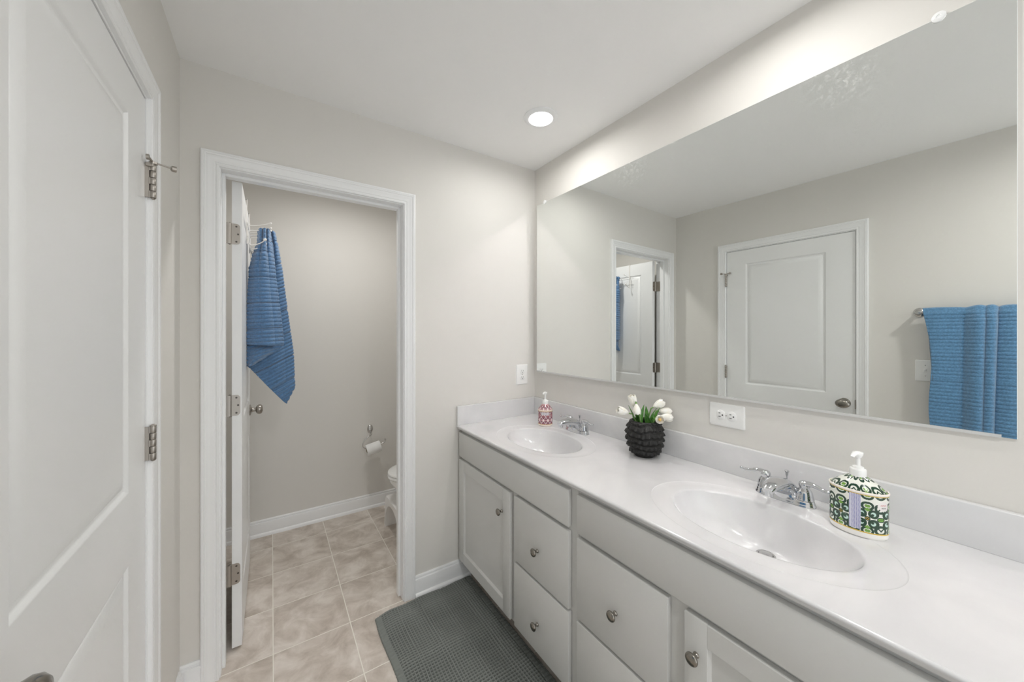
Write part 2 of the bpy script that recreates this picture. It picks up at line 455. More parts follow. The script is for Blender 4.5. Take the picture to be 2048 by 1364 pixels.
# hinge-pin door stop on the top hinge
ds = MB(); hx, hz = XL + .0125, 1.8695
ds.lathe([(.0001, hz - .004), (.0095, hz - .004), (.0095, hz + .001), (.0001, hz + .001)], 20, Matrix.Translation((hx, D1Y1 - .001, 0)))
ds.box(hx - .014, hx + .002, D1Y1 - .012, D1Y1 + .004, hz - .014, hz - .004, .001, 1)
ds.tube([(hx, D1Y1, hz), (hx + .016, D1Y1 + .004, hz), (hx + .036, D1Y1 + .012, hz - .002)], [.0036, .0034, .0034], 10, sq=(1, .7))
ds.lathe([(.0001, -.006), (.0085, -.006), (.0085, .004), (.005, .0065), (.0001, .0065)], 18, Matrix.Translation((hx + .040, D1Y1 + .014, hz - .002)) @ Matrix.Rotation(PI / 2, 4, Vector((.35, -1, 0))))
ds.tube([(hx, D1Y1, hz), (hx - .004, D1Y1 - .026, hz + .004)], .0032, 10)
ds.lathe([(.0001, 0), (.0075, 0), (.0075, .006), (.0001, .006)], 16, Matrix.Translation((hx - .008, D1Y1 - .030, hz + .004)) @ Matrix.Rotation(PI / 2, 4, 'Y'))
loc_child(ds.build('door_stop', M['nickel']), d1)
Mx = Matrix.Translation((XL - .004, .690, .932)) @ Matrix.Rotation(PI / 2, 4, 'Y')
loc_child(knob_mb(Mx, 1.3).build('door_handle', M['nickel_dark']), d1)
sp = MB().box(XL - .02, XL + .001, D1Y0 - .004, D1Y0 + .004, .90, .96, .001, 1)
loc_child(sp.build('strike_plate', M['nickel']), d1)

# door 2: toilet room door, standing open at a right angle
D2 = (-.1435, 1.968, .014); d2H = 2.032; d2W = .712
d2 = panel_door(d2W, d2H, .035, [(.118, d2W - .118, .975, 1.925), (.118, d2W - .118, .21, .79)]).build('door_2', M['door'], None, 30)
d2.rotation_euler = (0, 0, PI / 2); d2.location = (D2[0] + .035, D2[1], D2[2])
weld(d2); d2.data.set_sharp_from_angle(angle=math.radians(30)); tag(d2, kind='structure')
def hinge_open(z0):
    mb = MB(); zt = z0 + .09; h = .09
    # leaf on the door edge, rounded outer corners
    pts = [(-.147, z0), (-.147, zt)]; r = .014
    for k in range(7): a = PI / 2 - k * PI / 12; pts.append((-.1145 - r + r * math.cos(a), zt - r + r * math.sin(a)))
    for k in range(7): a = -k * PI / 12; pts.append((-.1145 - r + r * math.cos(a), z0 + r + r * math.sin(a)))
    v = [(x, D2[1] - .0018, z) for x, z in pts] + [(x, D2[1] + .0002, z) for x, z in pts]; n = len(pts)
    mb.add(v, [tuple(range(n)), tuple(range(2 * n - 1, n - 1, -1))] + [(i, (i + 1) % n, n + (i + 1) % n, n + i) for i in range(n)])
    # leaf on the jamb and the knuckle
    mb.box(-.170, -.1682, YB + WT - .035, YB + WT - .001, z0, zt)
    mb.lathe([(.0001, z0 - .004), (.006, z0), (.006, zt), (.0001, zt + .004)], 14, Matrix.Translation((-.1505, YB + WT + .004, 0)))
    mb.box(-.170, -.150, YB + WT - .002, YB + WT + .001, z0, zt)
    return mb
for z0 in (1.772, 1.025, .290):
    hg = loc_child(hinge_open(z0).build('hinge', M['nickel']), d2)
    for x, z in ((-.128, z0 + .012), (-.122, z0 + .045), (-.128, z0 + .078)):
        loc_child(MB().lathe([(.0001, -.0008), (.0042, -.0008), (.0036, .0006), (.0001, .0002)], 16, Matrix.Translation((x, D2[1] - .0022, z)) @ Matrix.Rotation(PI / 2, 4, 'X')).build('screw', M['screw']), hg)
loc_child(knob_mb(Matrix.Translation((-.1085, 2.617, .93)) @ Matrix.Rotation(PI / 2, 4, 'Y'), 1.0).build('door_handle', M['nickel']), d2)
loc_child(knob_mb(Matrix.Translation((-.1435, 2.617, .93)) @ Matrix.Rotation(-PI / 2, 4, 'Y'), 1.0).build('door_handle', M['nickel']), d2)
sk = MB().box(.5605, .5628, YB + WT - .045, YB + WT - .008, .895, .955, .0008, 1)
struct('trim_6', sk, M['nickel'])

# ------------------------------------------------------------------ recessed lamps
M['diffuser'] = emit_mat('lamp_diffuser', 4.0)
def lamp(x, y, s, label, group=None):
    t = empty('recessed_light', (x, y, HC), label, 'ceiling light', group)
    MB().lathe([(.052, -.004), (.056, -.0085), (.062, -.011), (.074, -.0085), (.082, -.0035), (.083, 0), (.080, .0), (.052, .0), (.052, -.004)], 64, cap=False).build('trim_ring', M['trim'], t, 40)
    MB().lathe([(.0001, -.0035), (.03, -.0038), (.0535, -.0045), (.0535, -.002), (.0001, -.002)], 48).build('diffuser', M['diffuser'], t, 40)
    ld = bpy.data.lights.new('lamp_light', 'AREA'); ld.shape = 'DISK'; ld.size = .105; ld.energy = s; ld.spread = math.radians(172); ld.color = (1, .985, .962)
    lo = bpy.data.objects.new('lamp_light', ld); C.objects.link(lo); lo.location = (0, 0, -.0062); lo.parent = t
    return t
lamp(*LAMPS[0], 'round recessed ceiling light glowing above the far end of the vanity')
lamp(*LAMPS[1], 'round recessed ceiling light above the near sink, out of the picture')
lamp(*LAMPS[2], 'added fill light behind the camera, in a round recessed ceiling fitting')
lamp(*LAMPS[3], 'round recessed ceiling light inside the toilet room')

# ------------------------------------------------------------------ vanity cabinets
CF, DF = .890, .871         # face frame plane, door/drawer face plane
def knob_cab(y, z, parent):
    Mx = Matrix.Translation((DF, y, z)) @ Matrix.Rotation(-PI / 2, 4, 'Y')
    return MB().lathe([(.0001, 0), (.0075, 0), (.0075, .0015), (.0052, .004), (.0048, .010), (.006, .013), (.0125, .0165), (.0155, .020), (.0158, .0225), (.0145, .0255), (.010, .028), (.0001, .0293)], 28, Mx).build('knob', M['nickel_dark'], parent, 40)
def slab_front(y0, y1, z0, z1): return MB().box(DF, CF - .0005, y0, y1, z0, z1, .0022, 2)
def shaker(y0, y1, z0, z1, r=.058):
    mb = MB()
    mb.box(DF, CF - .0005, y0, y0 + r, z0, z1, .0018, 2); mb.box(DF, CF - .0005, y1 - r, y1, z0, z1, .0018, 2)
    mb.box(DF, CF - .0005, y0 + r - .001, y1 - r + .001, z0, z0 + r, .0014, 1); mb.box(DF, CF - .0005, y0 + r - .001, y1 - r + .001, z1 - r, z1, .0014, 1)
    mb.box(DF + .0095, CF - .002, y0 + r - .004, y1 - r + .004, z0 + r - .004, z1 - r + .004)
    # small sloped bead around the panel
    a, b, c, d = y0 + r, y1 - r, z0 + r, z1 - r
    v = [(DF + .003, a, c), (DF + .003, b, c), (DF + .003, b, d), (DF + .003, a, d), (DF + .0097, a + .006, c + .006), (DF + .0097, b - .006, c + .006), (DF + .0097, b - .006, d - .006), (DF + .0097, a + .006, d - .006)]
    mb.add(v, [(0, 1, 5, 4), (1, 2, 6, 5), (2, 3, 7, 6), (3, 0, 4, 7)])
    return mb
def cabinet(y0, y1, fronts, label):
    t = empty('vanity_cabinet', ((CF + XR) / 2, (y0 + y1) / 2, 0), label, 'cabinet', 'vanity cabinets')
    bpy.context.view_layer.update()
    inv = Matrix.Translation(-Vector(t.location))
    def put(o, par=None):
        if par is None: o.data.transform(inv); o.parent = t
        else: o.data.transform(inv); o.parent = par
        return o
    b = MB()
    zt, zb = .846, .108
    b.box(CF + .019, XR - .002, y0, y0 + .016, zb, zt); b.box(CF + .019, XR - .002, y1 - .016, y1, zb, zt)
    b.box(CF + .019, XR - .002, y0 + .016, y1 - .016, zb, zb + .016); b.box(XR - .008, XR - .002, y0 + .016, y1 - .016, zb + .016, zt)
    b.box(CF, CF + .019, y0, y1, zb, zt, .001, 1)
    put(b.build('body', M['cabinet'], None, 35))
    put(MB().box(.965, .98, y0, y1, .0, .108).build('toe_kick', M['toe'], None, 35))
    for kind, a, c, z0, z1, kn in fronts:
        mb = shaker(a, c, z0, z1) if kind == 'door' else slab_front(a, c, z0, z1)
        o = put(mb.build(kind, M['cabinet'], None, 35))
        if kn:
            k = knob_cab(kn[0], kn[1], None); put(k, o)
    return t
Y0, YM, Y1 = -.012, .9045, YB - .0145
cabinet(YM + .0008, Y1, [('false_drawer_front', .939, 1.829, .697, .830, None), ('door', 1.313, 1.829, .120, .681, (1.377, .575)),
                ('drawer', .939, 1.279, .405, .681, (1.115, .525)), ('drawer', .939, 1.279, .120, .394, (1.115, .235))],
        'pale grey vanity cabinet against the back wall, under the far sink')
cabinet(Y0, YM - .0008, [('false_drawer_front', -.002, .897, .697, .830, None), ('drawer', .557, .897, .405, .681, (.729, .530)),
                ('drawer', .557, .897, .120, .394, (.729, .24)), ('door', -.002, .510, .120, .681, (.479, .590))],
        'pale grey vanity cabinet nearest the camera, under the near sink')

# ------------------------------------------------------------------ countertop with two integral oval basins
ZT = .868
CX0, CX1 = .866, XR - .0005
CY0, CY1 = -.026, YB - .0005
BCX = 1.10
SINKS = [(YM - .4595, CY0), (YM + .4595, CY1)]
top = empty('vanity_countertop', ((CX0 + CX1) / 2, YM, ZT), 'white marble-look vanity countertop with two moulded oval sinks', 'countertop')
def rel(o, t):
    o.data.transform(Matrix.Translation(-Vector(t.location))); o.parent = t; return o
def basin_rings():
    out = []
    # (semi x, semi y, centre x, z)
    out += [(.203, .288, BCX, ZT), (.2018, .2868, BCX, ZT - .0006), (.1995, .2845, BCX, ZT - .0010), (.178, .258, BCX, ZT - .0014), (.156, .230, BCX, ZT - .0018),
            (.1505, .223, BCX, ZT - .0026), (.1480, .220, BCX, ZT - .0045), (.1465, .2182, BCX, ZT - .0080)]
    n = 22
    for i in range(1, n + 1):
        t = i / n                                   # 0 rim .. 1 drain
        z = ZT - .0080 - .112 * (1 - (1 - t) ** 2.7)
        s = 1 - t
        out.append((.1458 * s + .024 * t, .2174 * s + .024 * t, BCX + .078 * t ** 1.15, z))
    return out
RG = basin_rings()
surf = MB(); bowls = []
corners_all = []
for (cy, yend) in SINKS:
    ya, yb_ = (yend, YM) if yend < cy else (YM, yend)
    ang = [2 * PI * k / 160 for k in range(160)]
    for (xx, yy) in ((CX0, ya), (CX0, yb_), (CX1, ya), (CX1, yb_)): ang.append(math.atan2((yy - cy) / .288, (xx - BCX) / .203) % (2 * PI))
    ang = sorted(set(round(a, 7) for a in ang)); n = len(ang)
    v = []; f = []
    for a in ang:      # outer rectangle points
        dx, dy = .203 * math.cos(a), .288 * math.sin(a)
        tx = ((CX1 - BCX) / dx) if dx > 1e-9 else ((CX0 - BCX) / dx if dx < -1e-9 else 1e9)
        ty = ((yb_ - cy) / dy) if dy > 1e-9 else ((ya - cy) / dy if dy < -1e-9 else 1e9)
        t = min(tx, ty); v.append((BCX + dx * t, cy + dy * t, ZT))
    r0 = RG[0]
    for a in ang: v.append((r0[2] + r0[0] * math.cos(a), cy + r0[1] * math.sin(a), r0[3]))
    f = [(k, (k + 1) % n, n + (k + 1) % n, n + k) for k in range(n)]
    surf.add(v, f)
    v = []; f = []
    for (ax, ay, cx, z) in RG:
        for a in ang: v.append((cx + ax * math.cos(a), cy + ay * math.sin(a), z))
    for i in range(len(RG) - 1):
        for k in range(n):
            f.append((i * n + k, i * n + (k + 1) % n, (i + 1) * n + (k + 1) % n, (i + 1) * n + k))
    bowls.append(MB().add(v, f))
# nosing and underside
nose = [(CX0, ZT), (CX0 - .0032, ZT - .0010), (CX0 - .0055, ZT - .0030), (CX0 - .0062, ZT - .0058), (CX0 - .0052, ZT - .0088), (CX0 - .0020, ZT - .0135), (CX0 + .0012, ZT - .0180), (CX0 + .0035, ZT - .0210), (CX0 + .006, ZT - .0215), (CX0 + .03, ZT - .0215)]
v = [(x, y, z) for y in (CY0, CY1) for x, z in nose]; n = len(nose)
surf.add(v, [(i, i + 1, n + i + 1, n + i) for i in range(n - 1)])
v = [(CX0 + .03, y, ZT - .0215) for y in (CY0, CY1)] + [(CX0 - .002, CY0, ZT - .0205), (CX0, CY0, ZT), (CX1, CY0, ZT), (CX1, CY0, ZT - .0215)]
surf.add([(CX0, CY0, ZT), (CX1, CY0, ZT), (CX1, CY0, ZT - .0215), (CX0, CY0, ZT - .0215)], [(0, 1, 2, 3)])
so = surf.build('slab', M['counter'], None, 50); rel(so, top)
for i, b in enumerate(bowls):
    o = rel(b.build('basin', M['counter'], None, 60, recalc=False), top)
    for p in o.data.polygons: pass
    cy = SINKS[i][0]; z = RG[-1][3]
    cxd = RG[-1][2]
    dr = MB().lathe([(.0242, z - .004), (.0242, z + .0012), (.0225, z + .0026), (.019, z + .0016), (.0175, z - .001), (.0165, z - .001), (.016, z + .0035), (.012, z + .0055), (.0001, z + .0065)], 32, Matrix.Translation((cxd, cy, 0)), cap=False)
    rel(dr.build('drain', M['chrome_satin'], None, 40), top)
rel(MB().box(XR - .0205, XR - .0008, CY0, CY1, ZT - .001, .9745, .0035, 3).build('backsplash', M['counter'], None, 35), top)
rel(MB().box(CX0 - .004, XR - .0205, YB - .0205, YB - .0008, ZT - .001, .9745, .0035, 3).build('side_splash', M['counter'], None, 35), top)

# ------------------------------------------------------------------ faucets (built facing -x)
def faucet(x, y, label):
    t = empty('faucet', (x, y, ZT), label, 'faucet', 'chrome sink faucets')
    # base: long flat body with rounded ends
    def ring(ax, ay, z, n=48, p=2.6, cx=0):
        return [(cx + ax * math.copysign(abs(math.cos(a)) ** (2 / p), math.cos(a)), ay * math.copysign(abs(math.sin(a)) ** (2 / p), math.sin(a)), z) for a in [2 * PI * k / n for k in range(n)]]
    b = MB(); R = [ring(.0275, .079, 0), ring(.0275, .079, .004), ring(.0262, .0775, .0058), ring(.0250, .0765, .010), ring(.0235, .075, .0165), ring(.0205, .072, .0195), ring(.010, .060, .0205)]
    v = [p for r in R for p in r]; n = 48
    f = [(i * n + k, i * n + (k + 1) % n, (i + 1) * n + (k + 1) % n, (i + 1) * n + k) for i in range(len(R) - 1) for k in range(n)]
    f += [tuple(range(n)), tuple(range((len(R) - 1) * n, len(R) * n))]
    b.add(v, f); b.build('base_plate', M['chrome'], t, 50)
    # spout: broad rising arch narrowing to the mouth
    path = curve([(.012, 0, .014), (-.004, 0, .035), (-.026, 0, .052), (-.055, 0, .0595), (-.088, 0, .0615), (-.112, 0, .059), (-.124, 0, .054)], 6)
    m = len(path); rad = []; v = []; f = []
    N = 28
    for i, p in enumerate(path):
        s = i / (m - 1)
        hw = .030 * (1 - s) ** 1.2 + .0135              # half width (y)
        hh = .0165 * (1 - s) + .0095                  # half height
        tgt = (path[min(i + 1, m - 1)] - path[max(i - 1, 0)]).normalized(); nn = Vector((tgt.z, 0, -tgt.x))
        if nn.z < 0: nn = -nn
        for k in range(N):
            a = 2 * PI * k / N
            ca = math.copysign(abs(math.cos(a)) ** .8, math.cos(a)); sa = math.copysign(abs(math.sin(a)) ** .8, math.sin(a))
            v.append(p + Vector((0, 1, 0)) * hw * ca + nn * hh * sa)
    f = [(i * N + k, i * N + (k + 1) % N, (i + 1) * N + (k + 1) % N, (i + 1) * N + k) for i in range(m - 1) for k in range(N)]
    f += [tuple(range(N)), tuple(range((m - 1) * N, m * N))]
    sp = MB().add(v, f)
    sp.lathe([(.0001, -.010), (.0105, -.010), (.0112, -.002), (.0112, .008)], 24, Matrix.Translation((-.113, 0, .0485)))
    # skirt that joins the arch to the base
    sk = [ring(.022, .050, .010, 40, 2.2, -.003), ring(.020, .040, .022, 40, 2.2, -.004), ring(.017, .031, .034, 40, 2.2, -.006), ring(.012, .022, .046, 40, 2.2, -.010), ring(.006, .012, .054, 40, 2.2, -.014)]
    v = [p for r in sk for p in r]; n = 40
    sp.add(v, [(i * n + k, i * n + (k + 1) % n, (i + 1) * n + (k + 1) % n, (i + 1) * n + k) for i in range(4) for k in range(n)] + [tuple(range(4 * n, 5 * n))])
    sp.build('spout', M['chrome'], t, 60)
    for s_ in (1, -1):
        h = MB(); cy = .0508 * s_
        h.lathe([(.0235, .019), (.0235, .0215), (.0222, .024), (.0215, .031), (.0195, .040), (.0160, .0475), (.0125, .0515), (.0118, .0545), (.0135, .057), (.0145, .0605), (.0135, .066), (.0105, .0705), (.0055, .073), (.0001, .0738)], 32, Matrix.Translation((0, cy, 0)), cap=False)
        pth = curve([(0, cy, .0635), (-.002, cy + s_ * .014, .067), (-.004, cy + s_ * .028, .0665), (-.006, cy + s_ * .044, .062), (-.008, cy + s_ * .058, .0605), (-.009, cy + s_ * .068, .0625)], 6)
        k = len(pth); rr = []
        for i in range(k):
            u = i / (k - 1); rr.append(.0078 * (1 - u) ** 1.5 + .0042 + .0016 * math.exp(-((u - .78) / .1) ** 2))
        h.tube(pth, rr, 14, sq=(1, .8))
        h.ball(pth[-1], .0052, 12)
        h.build('handle', M['chrome'], t, 60)
    r = MB().tube([(.0195, 0, .015), (.0195, 0, .072)], .0022, 10)
    r.lathe([(.0022, .066), (.0035, .070), (.0042, .076), (.0062, .081), (.0068, .083), (.0055, .0845), (.0001, .0845)], 16, Matrix.Translation((.0195, 0, 0)), cap=False)
    r.build('lift_rod', M['chrome'], t, 50)
    return t
faucet(1.330, 1.366, 'chrome two-handle faucet behind the far sink, next to the red soap bottle')
faucet(1.330, .452, 'chrome two-handle faucet behind the near sink, next to the green soap bottle')

# ------------------------------------------------------------------ soap dispensers
def lerp3(a, b, t): return a + (b - a) * t
def pattern_green(U, V):
    """U, V in mm around and up the bottle"""
    col = np.zeros(U.shape + (3,)); col[:] = (.82, .83, .76)
    P, Q = 52.0, 44.0
    u = (U % P); v = V - 52.0
    vv = ((v + Q) % (2 * Q)) - Q
    a = np.abs(u - P / 2); b = np.abs(vv)
    green = np.array((.006, .045, .020)); lime = np.array((.16, .34, .05)); teal = np.array((.55, .74, .66)); gold = np.array((.62, .38, .03))
    wob = .9 * np.sin(U * .35 + V * .2); U = U + 1.6 * np.sin(V * .33 + U * .11); V = V + 1.4 * np.sin(U * .29)
    r1 = np.hypot(a - 11.5, (b - 12)); ring = np.abs(r1 - 8.0 + wob * .4)
    col[r1 < 7.0] = teal
    r2 = np.hypot(a - 9.5, b - 10); col[r2 < 3.0] = green
    col[ring < 3.0] = green
    r3 = np.hypot(a - 25, b - 27); col[np.abs(r3 - 9.5 + wob * .5) < 3.0] = green
    r4 = np.hypot(a - 2, b - 31); col[np.abs(r4 - 8) < 2.6] = green; col[r4 < 3.6] = lime
    d = np.abs((a - b * .85 - 2) * .76); col[(d < 1.5) & (b > 19) & (b < 38)] = green
    col[(np.abs(b - 22) + a * .8) < 5] = lime
    r5 = np.hypot(a - 24, b); col[(r5 < 6.2)] = green; col[(np.abs(r5 - 2.5) < 1.4)] = lime; 
    col[(np.hypot(a, b) < 5.6)] = green; col[(np.hypot(a, b) < 3.6)] = gold
    col[(np.abs(a - b) < 1.2) & (b < 9)] = green
    return col
def pattern_red(U, V):
    col = np.zeros(U.shape + (3,)); col[:] = (.80, .55, .55)
    P = 26.0; u = (U % P); a = np.abs(u - P / 2); vv = ((V - 34 + 26) % 52) - 26; b = np.abs(vv)
    red = np.array((.24, .012, .035)); plum = np.array((.12, .03, .07)); pink = np.array((.82, .62, .66)); white = np.array((.85, .80, .79))
    r = np.hypot(a - 6, b - 9); col[np.abs(r - 4.6) < 1.5] = plum; col[r < 2.0] = red
    r = np.hypot(a, b); col[r < 6] = red; col[np.abs(r - 3.2) < .8] = pink
    r = np.hypot(a - 13, b - 18); col[np.abs(r - 6) < 1.8] = red; col[r < 3] = plum
    col[(np.abs(a - b * .7) < 1.3) & (b > 10)] = plum
    col[(np.abs(a + b * .6 - 13) < 1.0)] = white
    r = np.hypot(a, b - 22); col[np.abs(r - 4) < 1.3] = plum
    return col
def bottle(loc, rx, ry, prof_body, prof_dome, pat, rim_m, collar_z, H, label, band=None, rz=0, head_dir=0, tagbox=None):
    t = empty('soap_dispenser', loc, label, 'soap dispenser', 'ceramic soap dispensers', rz)
    nu, k = (560, 380) if pat is pattern_green else (320, 240)
    th = np.linspace(0, 2 * PI, nu, endpoint=False)
    def shell(prof, nv):
        pr = np.array(prof); s = np.linspace(0, 1, nv); d = np.concatenate([[0], np.cumsum(np.hypot(np.diff(pr[:, 0]), np.diff(pr[:, 1])))]); d /= d[-1]
        R = np.interp(s, d, pr[:, 0]); Z = np.interp(s, d, pr[:, 1])
        w_ = np.clip((.97 - R) / .60, 0, 1) * (1 if Z[0] > .05 else 0)
        X = np.outer(R, np.cos(th)) * rx; Y = R[:, None] * np.sin(th)[None, :] * (ry * (1 - w_) + rx * w_)[:, None]
        return np.stack([X, Y, np.repeat(Z[:, None], nu, 1)], -1), R, Z
    # arc length round the bottle in mm
    el = np.hypot(np.roll(np.cos(th), -1) * rx - np.cos(th) * rx, np.roll(np.sin(th), -1) * ry - np.sin(th) * ry)
    arc = np.concatenate([[0], np.cumsum(el)[:-1]]) * 1000; per = el.sum() * 1000
    nper = max(1, round(per / (52 if pat is pattern_green else 26)))
    arc2 = arc * (nper * (52 if pat is pattern_green else 26)) / per
    pos, R, Z = shell(prof_body, k)
    U, V = np.meshgrid(arc2, Z * 1000); col = pat(U, V)
    z0, z1 = prof_body[0][1], prof_body[-1][1]
    Vz = Z[:, None] * np.ones(nu)
    if band:     # plain bottom and gilt lines
        lo, hi, gold, cream = band
        col[Vz < lo] = cream; col[(Vz >= lo) & (Vz < lo + .003)] = gold; col[(Vz > hi - .003) & (Vz <= hi)] = gold; col[Vz > hi] = cream
    if tagbox:
        a0, a1, zz0, zz1, base_c, line_c, step = tagbox
        A = np.degrees(th)[None, :] * np.ones((k, 1))
        ins = (A > a0) & (A < a1) & (Vz > zz0) & (Vz < zz1)
        col[ins] = base_c
        lin = ins & ((np.abs(((A - a0) / (a1 - a0) * step) % 1 - .5) < .24)) & ((np.sin(Vz * 2600 + A * 3) > -.72))
        col[lin] = line_c
        if pat is pattern_green:      # small pale tag with two lines of tiny red and grey scribble
            q = ((A - 243) / 15) ** 2 + ((Vz - .086) / .013) ** 2 + .16 * np.sin(A * .9) < 1
            col[q] = (.80, .76, .74)
            sc = q & (np.abs(Vz - .0885 - .0012 * np.sin(A * 1.3)) < .0009) & (np.abs(A - 243) < 9); col[sc] = (.55, .16, .16)
            sc = q & (np.abs(Vz - .0815 - .0010 * np.sin(A * 2.1)) < .0009) & (np.abs(A - 244) < 7); col[sc] = (.12, .12, .12)
    body = grid_mesh('body', pos, M['glaze'], t, 180, True, col)
    pd, Rd, Zd = shell(prof_dome, 60)
    U, V = np.meshgrid(arc2, Zd * 1000 + 20)
    cd = pat(U * 1.0, V * 1.2)
    cap_ = grid_mesh('shoulder', pd, M['glaze'], t, 180, True, cd)
    # rim bead
    zr = z1; rmax = prof_body[-1][0]
    bead = np.array([[( (rmax + .0) * rx + .0022 * math.cos(q)) * math.cos(a) , ((rmax) * ry + .0022 * math.cos(q)) * math.sin(a), zr + .0034 * math.sin(q)] for a in th for q in np.linspace(0, 2 * PI, 10)]).reshape(nu, 10, 3)
    bead = np.concatenate([bead, bead[:1]], 0)
    grid_mesh('rim', bead, rim_m, t)
    MB().lathe([(.0001, 0), (.9, 0), (.98, .001), (1.0, .003)], 60, Matrix.Diagonal((rx * prof_body[0][0], ry * prof_body[0][0], 1, 1)), cap=False).build('foot', rim_m if pat is pattern_red else M['cream'], t, 60)
    # pump
    p = MB(); cz = collar_z
    p.lathe([(.0165, cz - .010), (.0168, cz), (.0168, cz + .013), (.0155, cz + .0160), (.0125, cz + .017), (.0115, cz + .0205), (.007, cz + .0225), (.0050, cz + .0235), (.0050, H - .012)], 28, cap=False)
    ca, sa = math.cos(head_dir), math.sin(head_dir)
    p.build('collar', M['rubber'], t, 50)
    h = MB()
    h.lathe([(.0060, H - .016), (.0085, H - .012), (.0105, H - .006), (.0108, H - .002), (.0095, H - .0003), (.0001, H)], 24, cap=False)
    pth = curve([(0, 0, H - .005), (ca * .010, sa * .010, H - .0035), (ca * .020, sa * .020, H - .0055), (ca * .027, sa * .027, H - .0105)], 5)
    h.tube(pth, [.0085 - .0045 * i / (len(pth) - 1) for i in range(len(pth))], 14, sq=(1, .8))
    h.build('pump_head', M['rubber'], t, 60)
    return t
bottle((1.279, 1.566, ZT), .041, .041, [(.90, 0), (.97, .0025), (1.0, .006), (1.0, .084), (.995, .087)], [(.985, .088), (.90, .097), (.70, .108), (.50, .116), (.37, .121)],
       pattern_red, M['red_cream'], .121, .186, 'round soap dispenser with a deep red and pink ornament, left of the far faucet',
       band=(.010, .083, (.55, .34, .18), (.84, .74, .66)), head_dir=math.radians(205), tagbox=(196, 262, .062, .078, (.70, .66, .70), (.45, .38, .45), 5))
bottle((1.279, .272, ZT), .041, .0570, [(.95, 0), (.985, .0025), (1.0, .006), (1.0, .108), (1.0, .113)], [(.97, .1135), (.90, .120), (.74, .131), (.54, .140), (.38, .145)],
       pattern_green, M['cream'], .147, .206, 'oval soap dispenser with green scrollwork and a striped paper band, right of the near sink',
       band=(.014, .111, (.66, .44, .06), (.86, .84, .80)), head_dir=math.radians(168), tagbox=(171, 194, .020, .108, (.72, .72, .80), (.16, .17, .40), 7))

# ------------------------------------------------------------------ black vase with white tulips
VX, VY = 1.313, .944
vase = empty('vase', (VX, VY, ZT), 'matt black ruffled vase holding white tulips, between the two sinks', 'vase')
nu, nv = 240, 190
th = np.linspace(0, 2 * PI, nu, endpoint=False); zz = np.linspace(0, 1, nv)
hz = .148
Rb = np.interp(zz, [0, .04, .16, .34, .55, .72, .86, 1.0], [.040, .045, .056, .067, .0725, .072, .066, .056])
TH, ZZ = np.meshgrid(th, zz)
k = ZZ * 6.0 - .35 + .13 * np.sin(3 * TH + ZZ * 5) + .06 * np.sin(7 * TH + 2 * ZZ)
fr = k % 1.0; row = np.floor(k)
sh = np.where(fr < .55, np.clip(fr / .55, 0, 1) ** 1.6, np.clip((1 - fr) / .45, 0, 1) ** .45)
ruf = sh * (.0080 + .0020 * np.sin(21 * TH + row * 2.1) + .0010 * np.sin(34 * TH + row)) * (k > 0) * (ZZ < .985)
R = np.repeat(Rb[:, None], nu, 1) + ruf
Zp = ZZ * hz - sh * .003 * (1 + .5 * np.sin(21 * TH + row * 2.1)) * (ZZ > .06)
pos = np.stack([R * np.cos(TH), R * np.sin(TH), np.maximum(Zp, 0)], -1)
inner = np.array([[(r * math.cos(a), r * math.sin(a), z) for a in th] for r, z in ((.052, hz + .001), (.048, hz - .002), (.050, hz - .02), (.055, hz - .04))])
grid_mesh('body', np.concatenate([pos, inner], 0), M['vase'], vase, 60, True)
MB().lathe([(.0001, 0), (.040, 0), (.0401, .001)], 40, cap=False).build('foot', M['vase'], vase)
MB().lathe([(.0001, hz - .026), (.0535, hz - .030)], 40, cap=False).build('filling', M['foam'], vase)

def petal_bloom(mb, c, d, L=.046, R=.0165, openn=.25, seed=0):
    """a tulip bloom: six overlapping petals about axis d from base point c"""
    rnd = random.Random(seed)
    d = Vector(d).normalized(); a = d.orthogonal().normalized(); b = d.cross(a)
    for k in range(6):
        inner_ = k >= 3; ph = (k % 3) * 2 * PI / 3 + (PI / 3 if inner_ else 0) + rnd.uniform(-.1, .1)
        sc = .88 if inner_ else 1.0; v = []; f = []; nu_, nv_ = 8, 12
        for j in range(nv_ + 1):
            s = j / nv_
            r = R * sc * (math.sin(PI * min(s * .62 + .08, 1)) ** .8) * (1 + openn * .3 * max(0, s - .7))
            wdt = 1.15 * (1 - max(0, (s - .55) / .45) ** 2.2)
            for i in range(nu_ + 1):
                q = ph + (i / nu_ - .5) * 2 * max(wdt, .02)
                rr = r * (1 - .10 * abs(i / nu_ - .5) * 2 * (1 - s))
                h = L * s * (1.0 if not inner_ else .98) + .002 * rnd.uniform(-.2, .2)
                v.append(Vector(c) + d * h + (a * math.cos(q) + b * math.sin(q)) * rr)
        for j in range(nv_):
            for i in range(nu_):
                p = j * (nu_ + 1) + i; f.append((p, p + 1, p + nu_ + 2, p + nu_ + 1))
        mb.add(v, f)
